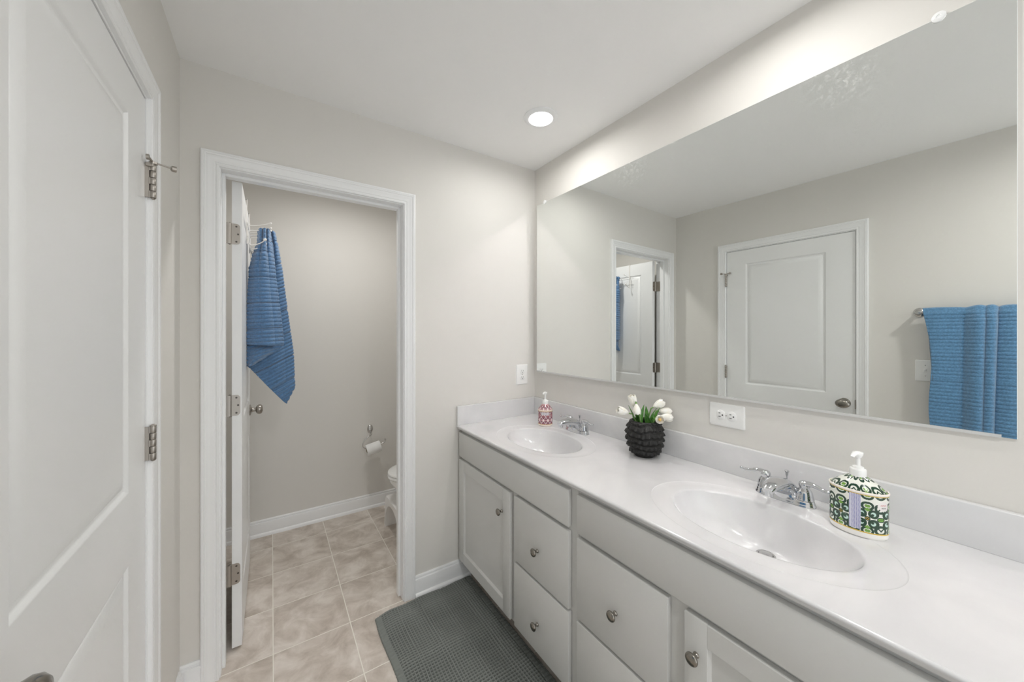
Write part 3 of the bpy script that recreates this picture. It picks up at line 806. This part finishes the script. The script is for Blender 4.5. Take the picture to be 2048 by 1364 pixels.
def leaf_mb(pts, width, twist=0):
    P = curve(pts, 6); n = len(P); v = []; f = []
    side0 = (P[-1] - P[0]).cross(Vector((0, 0, 1)))
    side0 = side0.normalized() if side0.length > 1e-4 else Vector((0, 1, 0))
    side0 = (Matrix.Rotation(twist, 3, (P[-1] - P[0]).normalized()) @ side0)
    for i, p in enumerate(P):
        s = i / (n - 1); wd = width * (math.sin(PI * min(1, s * .8 + .2)) ** .75) if s < 1 else 0.0
        wd = width * max(0.0, (1 - s ** 2.2)) * (0.55 + .45 * min(1, s * 3))
        t = (P[min(i + 1, n - 1)] - P[max(i - 1, 0)]).normalized(); nrm = t.cross(side0).normalized()
        for q in (-1, -.5, 0, .5, 1): v.append(p + side0 * wd * q + nrm * wd * .45 * q * q)
    for i in range(n - 1):
        for k_ in range(4): f.append((i * 5 + k_, i * 5 + k_ + 1, i * 5 + 6 + k_, i * 5 + 5 + k_))
    return MB().add(v, f)
def solid(o, th_):
    md = o.modifiers.new('thickness', 'SOLIDIFY'); md.thickness = th_; md.offset = 0; return o
def tulip(root, base, direction, label, leaves, seed, L=.048, R=.0175):
    """root inside the vase, base = where the bloom starts (world)"""
    t = empty('tulip', root, label, 'flower', 'white tulips in the black vase')
    rt = Vector(root); b = Vector(base) - rt; d = Vector(direction).normalized()
    mb = MB(); petal_bloom(mb, b, d, L, R, .25, seed)
    mb.ball(b + d * .002, .006, 10)
    solid(mb.build('bloom', M['petal'], t, 180, recalc=False), .0009)
    MB().tube(curve([(0, 0, 0), tuple(b * .5 + Vector((0, 0, .02))), tuple(b - d * .012), tuple(b + d * .004)], 6), .0028, 10).build('stem', M['stem'], t, 60)
    for (tip, wid, tw) in leaves:
        tp = Vector(tip) - rt
        solid(leaf_mb([(tp.x * .15, tp.y * .15, .0), (tp.x * .45, tp.y * .45, tp.z * .55), tuple(tp)], wid, tw).build('leaf', M['leaf'], t, 60), .0009)
    return t
Zr = ZT + hz - .022
# world axes seen from the camera: away (.62,.78), right (.83,-.56)
def W(r, a, z): return (VX + .81 * r * 1 + .59 * a, VY - .59 * r + .81 * a, ZT + z)
def Dv(r, a, z): return (.81 * r + .59 * a, -.59 * r + .81 * a, z)
def rt(r, a): return (VX + .81 * r + .59 * a, VY - .59 * r + .81 * a, Zr)
tulip(rt(-.030, .0), W(-.070, .0, .178), Dv(-1, 0, .30), 'white tulip leaning far left over the vase rim, left of the other blooms', [(W(-.066, .01, .210), .010, .3)], 1)
tulip(rt(-.015, .015), W(-.040, .01, .205), Dv(-.28, 0, 1), 'white tulip standing highest above the black vase', [(W(-.045, -.01, .18), .010, 1.0)], 2, .050)
tulip(rt(-.020, -.02), W(-.040, -.015, .216), Dv(.05, -.25, -1), 'white tulip nodding down below the highest bloom', [(W(-.002, .0, .215), .015, 1.3)], 3, .042, .016)
tulip(rt(.015, .020), W(.046, .02, .200), Dv(.85, .1, .42), 'white tulip at the upper right of the vase, tilted up and to the right', [(W(.055, .01, .198), .008, .2), (W(.012, .02, .205), .012, 1.6)], 4)
tulip(rt(.030, .010), W(.066, .01, .184), Dv(1, 0, -.06), 'white tulip pointing straight right behind the lower right bloom', [(W(.064, .0, .202), .010, .5)], 5)
tulip(rt(.030, -.010), W(.058, -.020, .166), Dv(1, -.1, -.04), 'white tulip lowest at the right, lying over the vase rim', [(W(.02, -.03, .17), .012, .2)], 6)
tf = tulip(rt(.020, -.030), W(.040, -.045, .164), Dv(-.05, -1, .12), 'white tulip facing the camera with a yellow heart, on the vase front', [(W(-.01, -.04, .185), .014, .4), (W(.03, -.02, .188), .009, .2)], 7, .030, .017)
ph = MB().ball(Vector(W(.040, -.045, .164)) - Vector(rt(.020, -.030)) + Vector(Dv(-.05, -1, .12)) * .022, .0065, 12)
ph.build('pistil', M['pistil'], tf, 60)

# ------------------------------------------------------------------ wall mirror, leaning a little off the wall at its far end
MA, MBt = math.radians(-.6124), math.radians(.05)
def mx(y, z, back=0): return XR - .006 + math.tan(MA) * .9 + math.tan(MA) * (y - .94) + math.tan(MBt) * (z - 1.65) + back
MY0, MY1, MZ0, MZ1 = .0325, 1.7935, 1.1425, 2.1915
mir = empty('wall_mirror', (XR, (MY0 + MY1) / 2, MZ0), 'wide frameless wall mirror above the vanity backsplash', 'mirror')
g = MB(); bv = .0012
def ms(y, z, b): return (mx(y, z, b), y, z)
front = [ms(MY0 + bv, MZ0, 0), ms(MY1 - bv, MZ0, 0), ms(MY1 - bv, MZ1 - bv, 0), ms(MY0 + bv, MZ1 - bv, 0)]
rel(MB().add(front, [(0, 3, 2, 1)]).build('glass', M['mirror'], None, None, recalc=False), mir)
e = MB()
out = [ms(MY0, MZ0, .0012), ms(MY1, MZ0, .0012), ms(MY1, MZ1, .0012), ms(MY0, MZ1, .0012)]
bk = [ms(MY0, MZ0, .0055), ms(MY1, MZ0, .0055), ms(MY1, MZ1, .0055), ms(MY0, MZ1, .0055)]
v = front + out + bk
e.add(v, [(k, (k + 1) % 4, 4 + (k + 1) % 4, 4 + k) for k in range(4)] + [(4 + k, 4 + (k + 1) % 4, 8 + (k + 1) % 4, 8 + k) for k in range(4)] + [(8, 9, 10, 11)])
rel(e.build('edge', M['mirror_edge'], None, 20), mir)
# wooden packing strips that carry the leaning glass
bs = MB()
v = []
for y in (MY0 + .05, MY1 - .03):
    for z in (MZ0 + .02, MZ1 - .02):
        v += [(mx(y, z, .0056), y, z), (XR - .0002, y, z)]
bs.add(v, [(0, 1, 3, 2), (4, 6, 7, 5), (0, 4, 5, 1), (2, 3, 7, 6), (0, 2, 6, 4), (1, 5, 7, 3)])
rel(bs.build('backing', M['cabinet_in'], None, 35), mir)
rl = MB()     # J channel under the glass
for a_, c_, z_, t_ in ((-.003, -.0015, .010, 0),):
    ya, yb_ = MY0 + .022, MY1 - .002
    prof = [(-.0022, .006), (-.0008, .006), (-.0008, .0), (.0060, .0), (.0060, -.0016), (-.0022, -.0016)]
    v = []
    for y in (ya, yb_):
        for d_, z_ in prof: v.append((min(mx(y, MZ0, d_ + .0), XR) if d_ < .005 else XR, y, MZ0 + z_))
    n = len(prof)
    rl.add(v, [(i, (i + 1) % n, n + (i + 1) % n, n + i) for i in range(n)] + [tuple(range(n)), tuple(range(2 * n - 1, n - 1, -1))])
rel(rl.build('bottom_channel', M['rail'], None, 20), mir)
for (y, z) in ((1.716, MZ1), (.149, MZ1)):
    m_ = Matrix.Translation((mx(y, z) - .001, y, z + .001)) @ Matrix.Rotation(-PI / 2, 4, 'Y')
    c_ = MB().lathe([(.0001, -.002), (.0125, -.002), (.0130, .0), (.0125, .002), (.0095, .004), (.0045, .0045), (.0040, .003), (.0001, .0028)], 24, m_, cap=False)
    c_.box(mx(y, z) + .001, XR - .0002, y - .009, y + .009, z + .0008, z + .009)
    rel(c_.build('clip', M['clip'], None, 40), mir)

# ------------------------------------------------------------------ outlets and switch (plate local: x right, y up, z out)
def rounded_rect(w_, h_, r, n=6):
    pts = []
    for cx, cy, a0 in ((w_ / 2 - r, h_ / 2 - r, 0), (-w_ / 2 + r, h_ / 2 - r, 90), (-w_ / 2 + r, -h_ / 2 + r, 180), (w_ / 2 - r, -h_ / 2 + r, 270)):
        for k in range(n + 1): a = math.radians(a0 + 90 * k / n); pts.append((cx + r * math.cos(a), cy + r * math.sin(a)))
    return pts
def plate_mb(w_, h_, r=.006, t=.0055):
    mb = MB(); L = [(1, 0), (1, t * .45), (.985, t * .8), (.95, t)]
    pts = rounded_rect(w_, h_, r); n = len(pts); v = []
    for s, z in L:
        ex = (1 - s) * .09
        for x, y in pts: v.append((x - math.copysign(min(abs(x), ex * 1.0), x), y - math.copysign(min(abs(y), ex), y), z))
    f = [(i * n + k, i * n + (k + 1) % n, (i + 1) * n + (k + 1) % n, (i + 1) * n + k) for i in range(3) for k in range(n)]
    f += [tuple(range(3 * n, 4 * n)), tuple(range(n))]
    return mb.add(v, f)
def outlet(loc, rot, label):
    t = empty('outlet', loc, label, 'outlet', 'wall outlets'); t.rotation_euler = rot
    plate_mb(.086, .126).build('cover_plate', M['plate'], t, 40)
    for s in (1, -1):
        cy = s * .0195; r = MB()
        pts = []
        for k in range(40):
            a = 2 * PI * k / 40; x = .0172 * math.cos(a); y = .0172 * math.sin(a)
            pts.append((x, max(-.0142, min(.0142, y))))
        v = []
        for sc, z in ((1.06, .0052), (1.05, .0064), (.98, .0072)):
            for x, y in pts: v.append((x * sc, cy + y * sc, z))
        n = 40; r.add(v, [(i * n + k, i * n + (k + 1) % n, (i + 1) * n + (k + 1) % n, (i + 1) * n + k) for i in range(2) for k in range(n)] + [tuple(range(2 * n, 3 * n))])
        rc = r.build('receptacle', M['plate'], t, 40)
        s_ = MB()
        s_.box(-.0075, -.0055, cy - .0005, cy + .0075, .0068, .0077); s_.box(.0055, .0075, cy + .0005, cy + .0070, .0068, .0077)
        s_.lathe([(.0001, .0066), (.0026, .0066), (.0026, .0077), (.0001, .0077)], 14, Matrix.Translation((0, cy - .0068, 0)))
        s_.build('slots', M['slot'], rc, 40)
    sc = MB().lathe([(.0001, .005), (.0028, .005), (.0028, .0062), (.0001, .0066)], 14); sc.build('screw', M['chrome_satin'], t, 40)
    return t
outlet((1.3155, YB, 1.1235), (PI / 2, 0, 0), 'white upright outlet on the back wall beside the mirror')
# right wall: plate turned on its side; local x -> up, z -> -x
o_ = outlet((XR, .664, 1.0755), (0, 0, 0), 'white sideways outlet on the right wall under the mirror, above the near sink')
o_.rotation_euler = Matrix(((0, 0, -1), (0, 1, 0), (1, 0, 0))).to_euler()
sw = empty('light_switch', (XL, .341, 1.172), 'white light switch on the left wall beside the hanging towel, seen in the mirror', 'light switch')
sw.rotation_euler = Matrix(((0, 0, 1), (1, 0, 0), (0, 1, 0))).to_euler()
plate_mb(.080, .122).build('cover_plate', M['plate'], sw, 40)
tg = MB().box(-.0055, .0055, -.012, .012, .004, .0066, .0006, 1).box(-.004, .004, .001, .0085, .006, .017, .001, 1)
tg.build('toggle', M['plate'], sw, 40)
for yy in (.030, -.030): MB().lathe([(.0001, .005), (.003, .005), (.003, .0063), (.0001, .0066)], 14, Matrix.Translation((0, yy, 0))).build('screw', M['chrome_satin'], sw, 40)

# ------------------------------------------------------------------ towels
def thick(o, t=.006):
    md = o.modifiers.new('thickness', 'SOLIDIFY'); md.thickness = t; md.offset = 0
    return o
def ribs(s, pitch=.0205, band=.136, line=-1.0):
    """terry ribs along s (metres): height and seam depth"""
    h = np.abs(np.sin(PI * s / pitch)) ** .7
    b = s % band; seam = np.exp(-((np.minimum(b, band - b)) / .0035) ** 2)
    return h * (1 - seam) + line * seam

# towel on the bar (left wall, seen in the mirror)
TBY0, TBY1 = .362, -.262
bar = empty('towel_bar', (XL, (TBY0 + TBY1) / 2, 1.507), 'satin nickel towel bar on the left wall, seen in the mirror', 'towel bar')
for y in (TBY0, TBY1):
    p = MB().lathe([(.0001, 0), (.026, 0), (.027, .003), (.024, .008), (.014, .013), (.011, .02), (.011, .075), (.013, .082), (.0001, .084)], 32, Matrix.Translation((0, y - (TBY0 + TBY1) / 2, 0)) @ Matrix.Rotation(PI / 2, 4, 'Y'))
    p.build('bracket', M['chrome_satin'], bar, 40)
MB().tube([(.066, (TBY1 - TBY0) / 2, 0), (.066, (TBY0 - TBY1) / 2, 0)], .0085, 20).build('rail', M['chrome_satin'], bar, 60)
nv, nu = 420, 200
TY0, TY1 = .338, -.215
S1 = np.linspace(0, 1, nv); Uu = np.linspace(0, 1, nu)
front_len, back_len = .735, .60
Ltot = front_len + back_len + .03
s = S1 * Ltot            # along the cloth from the back hem over the bar to the front hem
UU, SS = np.meshgrid(Uu, s)
bx = XL + .066; bz = 1.507; br_ = .0135
xr_ = np.zeros_like(SS); zr_ = np.zeros_like(SS)
b0 = back_len; arc_ = PI * br_
onb = SS < b0; onf = SS > b0 + arc_
phi = np.clip((SS - b0) / br_, 0, PI)
xr_ = bx - br_ * np.cos(phi); zr_ = bz + br_ * np.sin(phi)
zr_ = np.where(onb, bz - (b0 - SS), zr_); zr_ = np.where(onf, bz - (SS - b0 - arc_), zr_)
down = np.where(onf, (SS - b0 - arc_), 0)
downb = np.where(onb, (b0 - SS), 0)
grow = np.clip(down / .12, 0, 1) * .85 + .15
yy = TY0 + (TY1 - TY0) * UU
ud = UU + .10 * np.where(onf, SS - b0 - arc_, 0)
g1 = lambda c, w_: np.exp(-((ud - c) / w_) ** 2)
fold = -.012 * g1(.265, .035) + .016 * g1(.325, .035) - .008 * g1(.372, .012) + .012 * g1(.405, .022) - .024 * g1(.452, .020) + .010 * g1(.52, .04) - .02 * g1(.62, .03) + .02 * g1(.72, .05)
fold = fold + .004 * np.sin(ud * 21)
amp = np.where(onf, np.clip(down / .05, 0, 1) * .6 + .4, np.where(onb, .0, .4))
h = ribs(SS, .019, .126, 1.15) * .0045
x_ = xr_ + amp * fold + np.where(onf, h + .003 + down * .02, 0) - np.where(onb, downb * .02, 0)
y_ = yy + (down + downb) * (-.055) * (1 - UU) - .03 * np.clip(downb / .02, 0, 1) * (1 - UU) - .6 * amp * np.roll(fold, 3, axis=1) - .012 * np.sin(SS * 9) * (UU < .02)
z_ = zr_ + np.where(onf | onb, 0, h * .6 + .010 * amp * 0) + np.where(phi > 0, np.where(phi < PI, .0, 0), 0)
z_ = z_ + np.where(~onb & ~onf, .30 * fold, 0) + h * (~onf & ~onb)
pos = np.stack([x_ - XL, y_ - (TBY0 + TBY1) / 2, z_ - bz], -1)
tb = grid_mesh('bath_towel', pos, M['towel_bar'], None, 180)
tb.location = (XL, (TBY0 + TBY1) / 2, bz)
tag(tb, 'ribbed blue bath towel draped over the towel bar, seen in the mirror', 'towel'); thick(tb, .005)

# over-door hook rack on door 2, five double hooks in a row
rack = empty('over_door_hook_rack', (-.108, 2.33, 1.86), 'white wire hook rack hung over the top of the open toilet room door', 'hook rack')
rk = MB(); X0 = -.104
for y in (2.215, 2.47):
    rk.tube([(-.1485, y, 1.97), (-.1485, y, 2.0505), (-.102, y, 2.0505), (X0, y, 1.93)], .0016, 8, sq=(1, 3.0))
    rk.tube(curve([(X0, y, 1.94), (X0 + .001, y, 1.90), (X0 + .002, y, 1.83)], 5), .0022, 10)
for z in (1.925, 1.862):
    rk.tube([(X0 + .004, 2.17, z), (X0 + .004, 2.52, z)], .0022, 10)
R0 = Vector(rack.location)
o = rk.build('frame', M['wire_white'], None, 50); rel(o, rack)
for y in (2.20, 2.30, 2.36, 2.42, 2.48):
    hk = MB()
    a_ = curve([(X0 + .006, y, 1.845), (X0 + .004, y, 1.90), (X0 + .010, y, 1.918), (X0 + .045, y, 1.924), (X0 + .100, y, 1.944)], 6)
    hk.tube(a_, .0021, 10); hk.ball(a_[-1], .0055, 12)
    b_ = curve([(X0 + .004, y, 1.90), (X0 + .006, y, 1.855), (X0 + .014, y, 1.826), (X0 + .034, y, 1.826), (X0 + .062, y, 1.842), (X0 + .076, y, 1.858)], 6)
    hk.tube(b_, .0024, 10); hk.ball(b_[-1], .0075, 12)
    rel(hk.build('hook', M['wire_white'], None, 60), rack)

# towel hanging from the hooks: a long back fall and a shorter front fall, gathered at the top
def fall(Lp, Rp, nv, nu, ybase, bulge, folds, rib_phase, rib_slant, taper):
    """Lp, Rp: [(v, x, z)] left and right edges down the fall; returns (nv, nu, 3)"""
    vv_ = np.linspace(0, 1, nv); uu_ = np.linspace(0, 1, nu)
    def ed(P):
        P = np.array(P); d = P[:, 0]
        return np.interp(vv_, d, P[:, 1]), np.interp(vv_, d, P[:, 2])
    lx, lz = ed(Lp); rx_, rz_ = ed(Rp)
    U_, V_ = np.meshgrid(uu_, vv_)
    X = lx[:, None] * (1 - U_) + rx_[:, None] * U_
    Z = lz[:, None] * (1 - U_) + rz_[:, None] * U_
    Sg = (1.95 - Z) + rib_slant * (X + .1) + rib_phase
    h_ = ribs(Sg, .0205, .136)
    g_ = np.clip(1 - V_ / taper, 0, 1)
    f_ = np.abs(np.sin(PI * (U_ * folds))) ** .7 * (.012 + .034 * g_) - .006
    edge = np.clip(np.minimum(U_, 1 - U_) / .10, 0, 1) ** .5
    Y = ybase - bulge * np.sin(PI * np.clip(U_, 0, 1)) * np.clip(V_ * 4, .3, 1) - f_ * edge * (.35 + .65 * g_) - h_ * .0062
    X = X + h_ * .0055 * (2 * U_ - 1) * (1 - edge)
    return np.stack([X, Y, Z], -1)
tw = empty('hanging_towel', (-.02, 2.34, 1.94), 'ribbed blue towel hanging gathered from the hooks on the toilet room door', 'towel')
Q0 = Vector(tw.location)
def towel_part(name, pos, t=.006):
    pos = pos - np.array(Q0); o = grid_mesh(name, pos, M['towel'], tw, 180); thick(o, t); return o
back = fall([(0, -.052, 1.945), (.12, -.056, 1.86), (.25, -.098, 1.74), (.5, -.104, 1.50), (.75, -.105, 1.33), (1, -.103, 1.205)],
            [(0, .010, 1.948), (.12, .025, 1.87), (.25, .045, 1.74), (.5, .072, 1.50), (.75, .100, 1.27), (.93, .107, 1.075), (1, .066, .985)],
            360, 90, 2.40, .03, 2.5, .02, .55, .35)
towel_part('back_fall', back)
frontf = fall([(0, -.056, 1.935), (.15, -.060, 1.86), (.22, -.078, 1.81), (.35, -.094, 1.72), (.6, -.102, 1.56), (1, -.104, 1.325)],
              [(0, -.012, 1.94), (.15, -.010, 1.87), (.3, .006, 1.78), (.6, .026, 1.58), (.85, .046, 1.40), (1, .050, 1.318)],
              300, 90, 2.335, .035, 2.6, .0, .06, .42)
towel_part('front_fall', frontf)
flap = fall([(0, -.104, 1.325), (1, -.104, 1.21)], [(0, .048, 1.318), (.5, .0, 1.275), (1, -.085, 1.215)], 60, 50, 2.352, .03, 0, .05, .3, .1)
towel_part('turned_hem', flap, .005)
# part of the cloth behind, against the door
side = []
rear = fall([(0, -.056, 1.94), (.12, -.06, 1.86), (.3, -.098, 1.72), (1, -.1045, 1.24)], [(0, .0, 1.945), (.3, .030, 1.74), (.7, .060, 1.45), (1, .066, 1.25)], 260, 60, 2.455, -.02, 2.2, .03, -.2, .35)
towel_part('rear_fall', rear)
gt = MB()

# ------------------------------------------------------------------ toilet paper holder and roll
th_ = empty('toilet_paper_holder', (.648, YW, .625), 'polished toilet paper holder with a hooked arm on the toilet room wall', 'toilet paper holder')
MB().lathe([(.0001, 0), (1.0, 0), (1.0, .003), (.9, .008), (.6, .014), (.3, .017), (.0001, .018)], 36, Matrix.Rotation(PI / 2, 4, 'X') @ Matrix.Diagonal((.022, .034, 1, 1))).build('mount', M['chrome_satin'], th_, 50)
arm = MB()
arm.tube(curve([(0, -.012, -.018), (0, -.035, -.022), (-.004, -.060, -.026), (-.020, -.078, -.036)], 6), .0065, 14)
arm.tube(curve([(-.006, -.066, -.028), (-.030, -.080, -.038), (-.058, -.082, -.062), (-.070, -.082, -.094), (-.062, -.082, -.118), (-.040, -.082, -.128), (.0, -.082, -.124), (.05, -.082, -.113), (.085, -.082, -.104), (.095, -.082, -.092), (.097, -.082, -.080)], 6), .0046, 12)
arm.ball((.097, -.082, -.078), .0062, 12)
arm.build('arm', M['chrome_satin'], th_, 60)
rc = Vector((.648 + .008, YW - .082, .625 - .1215 - .012))
rr = empty('toilet_paper_roll', rc, 'white toilet paper roll on the hooked arm in the toilet room', 'toilet paper')
rr.rotation_euler = (0, -math.radians(12), 0)
mxr = Matrix.Rotation(PI / 2, 4, 'Y')
MB().lathe([(.020, -.052), (.0405, -.052), (.042, -.050), (.042, .050), (.0405, .052), (.020, .052), (.020, -.052)], 40, mxr, cap=False).build('paper', M['paper'], rr, 40)
MB().lathe([(.0195, -.0515), (.0202, -.0515), (.0202, .0515), (.0195, .0515), (.0195, -.0515)], 30, mxr, cap=False).build('core', M['cardboard'], rr, 40)

# ------------------------------------------------------------------ toilet (faces -x) and foot stool
TC = (1.02, 2.47)
to = empty('toilet', (TC[0], TC[1], 0), 'white toilet half hidden behind the right side of the doorway', 'toilet')
def loft(rings_, n=48, cap=True):
    """rings: (cx, ax front, ax back, ay, z) egg-shaped sections"""
    v = []; f = []
    for (cx, af, ab, ay, z) in rings_:
        for k in range(n):
            a = 2 * PI * k / n; c_, s_ = math.cos(a), math.sin(a)
            v.append((cx + (ab if c_ > 0 else af) * c_, ay * s_, z))
    m = len(rings_)
    f = [(i * n + k, i * n + (k + 1) % n, (i + 1) * n + (k + 1) % n, (i + 1) * n + k) for i in range(m - 1) for k in range(n)]
    if cap: f += [tuple(range(n)), tuple(range((m - 1) * n, m * n))]
    return MB().add(v, f)
bowl = loft([(.05, .215, .27, .105, 0), (.05, .215, .27, .105, .02), (.05, .20, .27, .098, .05), (.05, .19, .27, .095, .14), (.03, .20, .27, .11, .21), (-.03, .23, .27, .145, .28), (-.07, .26, .25, .172, .335), (-.085, .27, .25, .183, .375), (-.085, .272, .25, .185, .392), (-.085, .255, .24, .17, .398)])
bowl.build('bowl', M['porcelain'], to, 60)
loft([(-.085, .277, .235, .188, .400), (-.085, .282, .24, .191, .404), (-.085, .282, .24, .191, .414), (-.085, .277, .235, .187, .419)]).build('seat', M['porcelain'], to, 50)
loft([(-.085, .277, .235, .186, .4225), (-.085, .282, .24, .190, .427), (-.085, .280, .24, .189, .434), (-.085, .25, .22, .165, .441), (-.085, .12, .12, .08, .445)]).build('lid', M['porcelain'], to, 50)
MB().box(.19, .385, -.22, .22, .385, .74, .022, 4).build('tank', M['porcelain'], to, 40)
MB().box(.175, .395, -.235, .235, .742, .775, .012, 3).build('tank_lid', M['porcelain'], to, 40)
MB().tube([(.185, .15, .69), (.170, .15, .69), (.168, .10, .685)], .006, 10).build('flush_lever', M['chrome'], to, 50)

fs = empty('foot_stool', (.735, 2.47, 0), 'white plastic foot stool on the tile floor in front of the toilet', 'foot stool')
def stool():
    mb = MB(); n = 40
    # bridge shape in the y-z plane, extruded in x with rounded top edges
    out_ = []; inn = []
    H_ = .232
    op = [(-.195, 0), (-.192, .03), (-.182, .10), (-.176, .165), (-.168, .205), (-.150, .226), (-.125, .232)]
    outer = op + [(y, H_) for y in np.linspace(-.09, .09, 7)] + [(-y, z) for y, z in reversed(op)]
    ip = [(-.160, 0), (-.156, .05), (-.145, .10), (-.125, .140), (-.095, .168), (-.055, .186), (-.02, .192)]
    innr = ip + [(-y, z) for y, z in reversed(ip)]
    def at_x(p, x, shrink):
        y, z = p; return (x, y * (1 - shrink), z * (1 - shrink * .4))
    layers = [(-.060, .045), (-.056, .015), (-.046, 0), (.046, 0), (.056, .015), (.060, .045)]
    for P in (outer, innr):
        v = [at_x(p, x, sh_ if P is outer else -sh_ * 0) for x, sh_ in layers for p in P]; m = len(P)
        mb.add(v, [(i * m + k, i * m + k + 1, (i + 1) * m + k + 1, (i + 1) * m + k) for i in range(len(layers) - 1) for k in range(m - 1)])
    # end faces between outer and inner outline
    for x, sh_ in (layers[0], layers[-1]):
        A = [at_x(p, x, sh_) for p in outer]; B = [at_x(p, x, 0) for p in innr]
        na, nb = len(A), len(B); v = A + B; f = []; i = j = 0
        while i < na - 1 or j < nb - 1:
            if j >= nb - 1 or (i < na - 1 and (i + 1) / (na - 1) <= (j + 1) / (nb - 1)): f.append((i, i + 1, na + j)); i += 1
            else: f.append((i, na + j + 1, na + j)); j += 1
        mb.add(v, f)
    for sgn in (1, -1):     # foot pads
        mb.box(-.055, .055, min(sgn * .160, sgn * .193), max(sgn * .160, sgn * .193), 0, .003)
    return mb
stool().build('stool_body', M['stool'], fs, 50)

# ------------------------------------------------------------------ waffle rug
RX0, RX1, RY0, RY1 = .412, .936, .45, 1.812
cell = .0135; sub = 6
nx = int((RX1 - RX0) / cell) * sub; ny = int((RY1 - RY0) / cell) * sub
xs = np.linspace(0, 1, nx + 1); ys = np.linspace(0, 1, ny + 1)
U_, V_ = np.meshgrid(xs, ys)
Wd, Hd = RX1 - RX0, RY1 - RY0
px, py = U_ * Wd, V_ * Hd
line = lambda q: np.abs(((q / cell) % 1.0) - .5) * 2        # 1 on a ridge, 0 between
ridge = np.maximum(line(px) ** 3.2, line(py) ** 3.2)
hgt = .0010 + .0120 * ridge
edge = np.minimum(px, Wd - px); band_ = edge < .030
hgt = np.where(band_, .0085 + .0012 * np.cos(py * 2 * PI / .006) * 1.0 + .0015 * np.sin(py * 310), hgt)
e2 = np.minimum(py, Hd - py); hgt = np.where(e2 < .008, .006, hgt)
hgt = np.where((edge <= 0) | (e2 <= 0), .0008, hgt)
rng = np.random.RandomState(3)
hgt = hgt + rng.rand(*hgt.shape) * .0008 * (edge > 0)
lump = .002 * np.sin(px * 21 + py * 9) * np.sin(py * 13 + 1)
xw = RX0 + px + .0035 * np.sin(py * 14) * (1 - U_) + rng.randn(ny + 1)[:, None] * .0007 * (U_ < .01)
yw = RY0 + py + (.0040 * np.sin(px * 30) + .004 * np.sin(px * 11) - .012 * np.exp(-(px / .05) ** 2) + .018 * U_) * V_ ** 4 + rng.randn(nx + 1)[None, :] * .0012 * (V_ > .995)
pos = np.stack([xw - (RX0 + RX1) / 2, yw - (RY0 + RY1) / 2, hgt + np.abs(lump) * (edge > .01)], -1)
# shade painted into the weave: pits darkened, ridges lightened for contrast
shade_mix = np.where(band_ | (e2 < .008), .55, ridge)[..., None]
rcol = np.array((.118, .127, .118)) * (1 - shade_mix) + np.array((.30, .318, .298)) * shade_mix
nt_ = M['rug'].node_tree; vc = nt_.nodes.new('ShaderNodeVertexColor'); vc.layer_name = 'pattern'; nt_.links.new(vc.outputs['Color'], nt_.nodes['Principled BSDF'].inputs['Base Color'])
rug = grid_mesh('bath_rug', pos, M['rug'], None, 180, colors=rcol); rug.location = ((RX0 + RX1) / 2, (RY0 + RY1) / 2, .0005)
tag(rug, 'grey-green waffle weave bath rug on the tiles in front of the vanity', 'rug')

# every part keeps its place: meshes whose builder used world coordinates are already relative to their parent
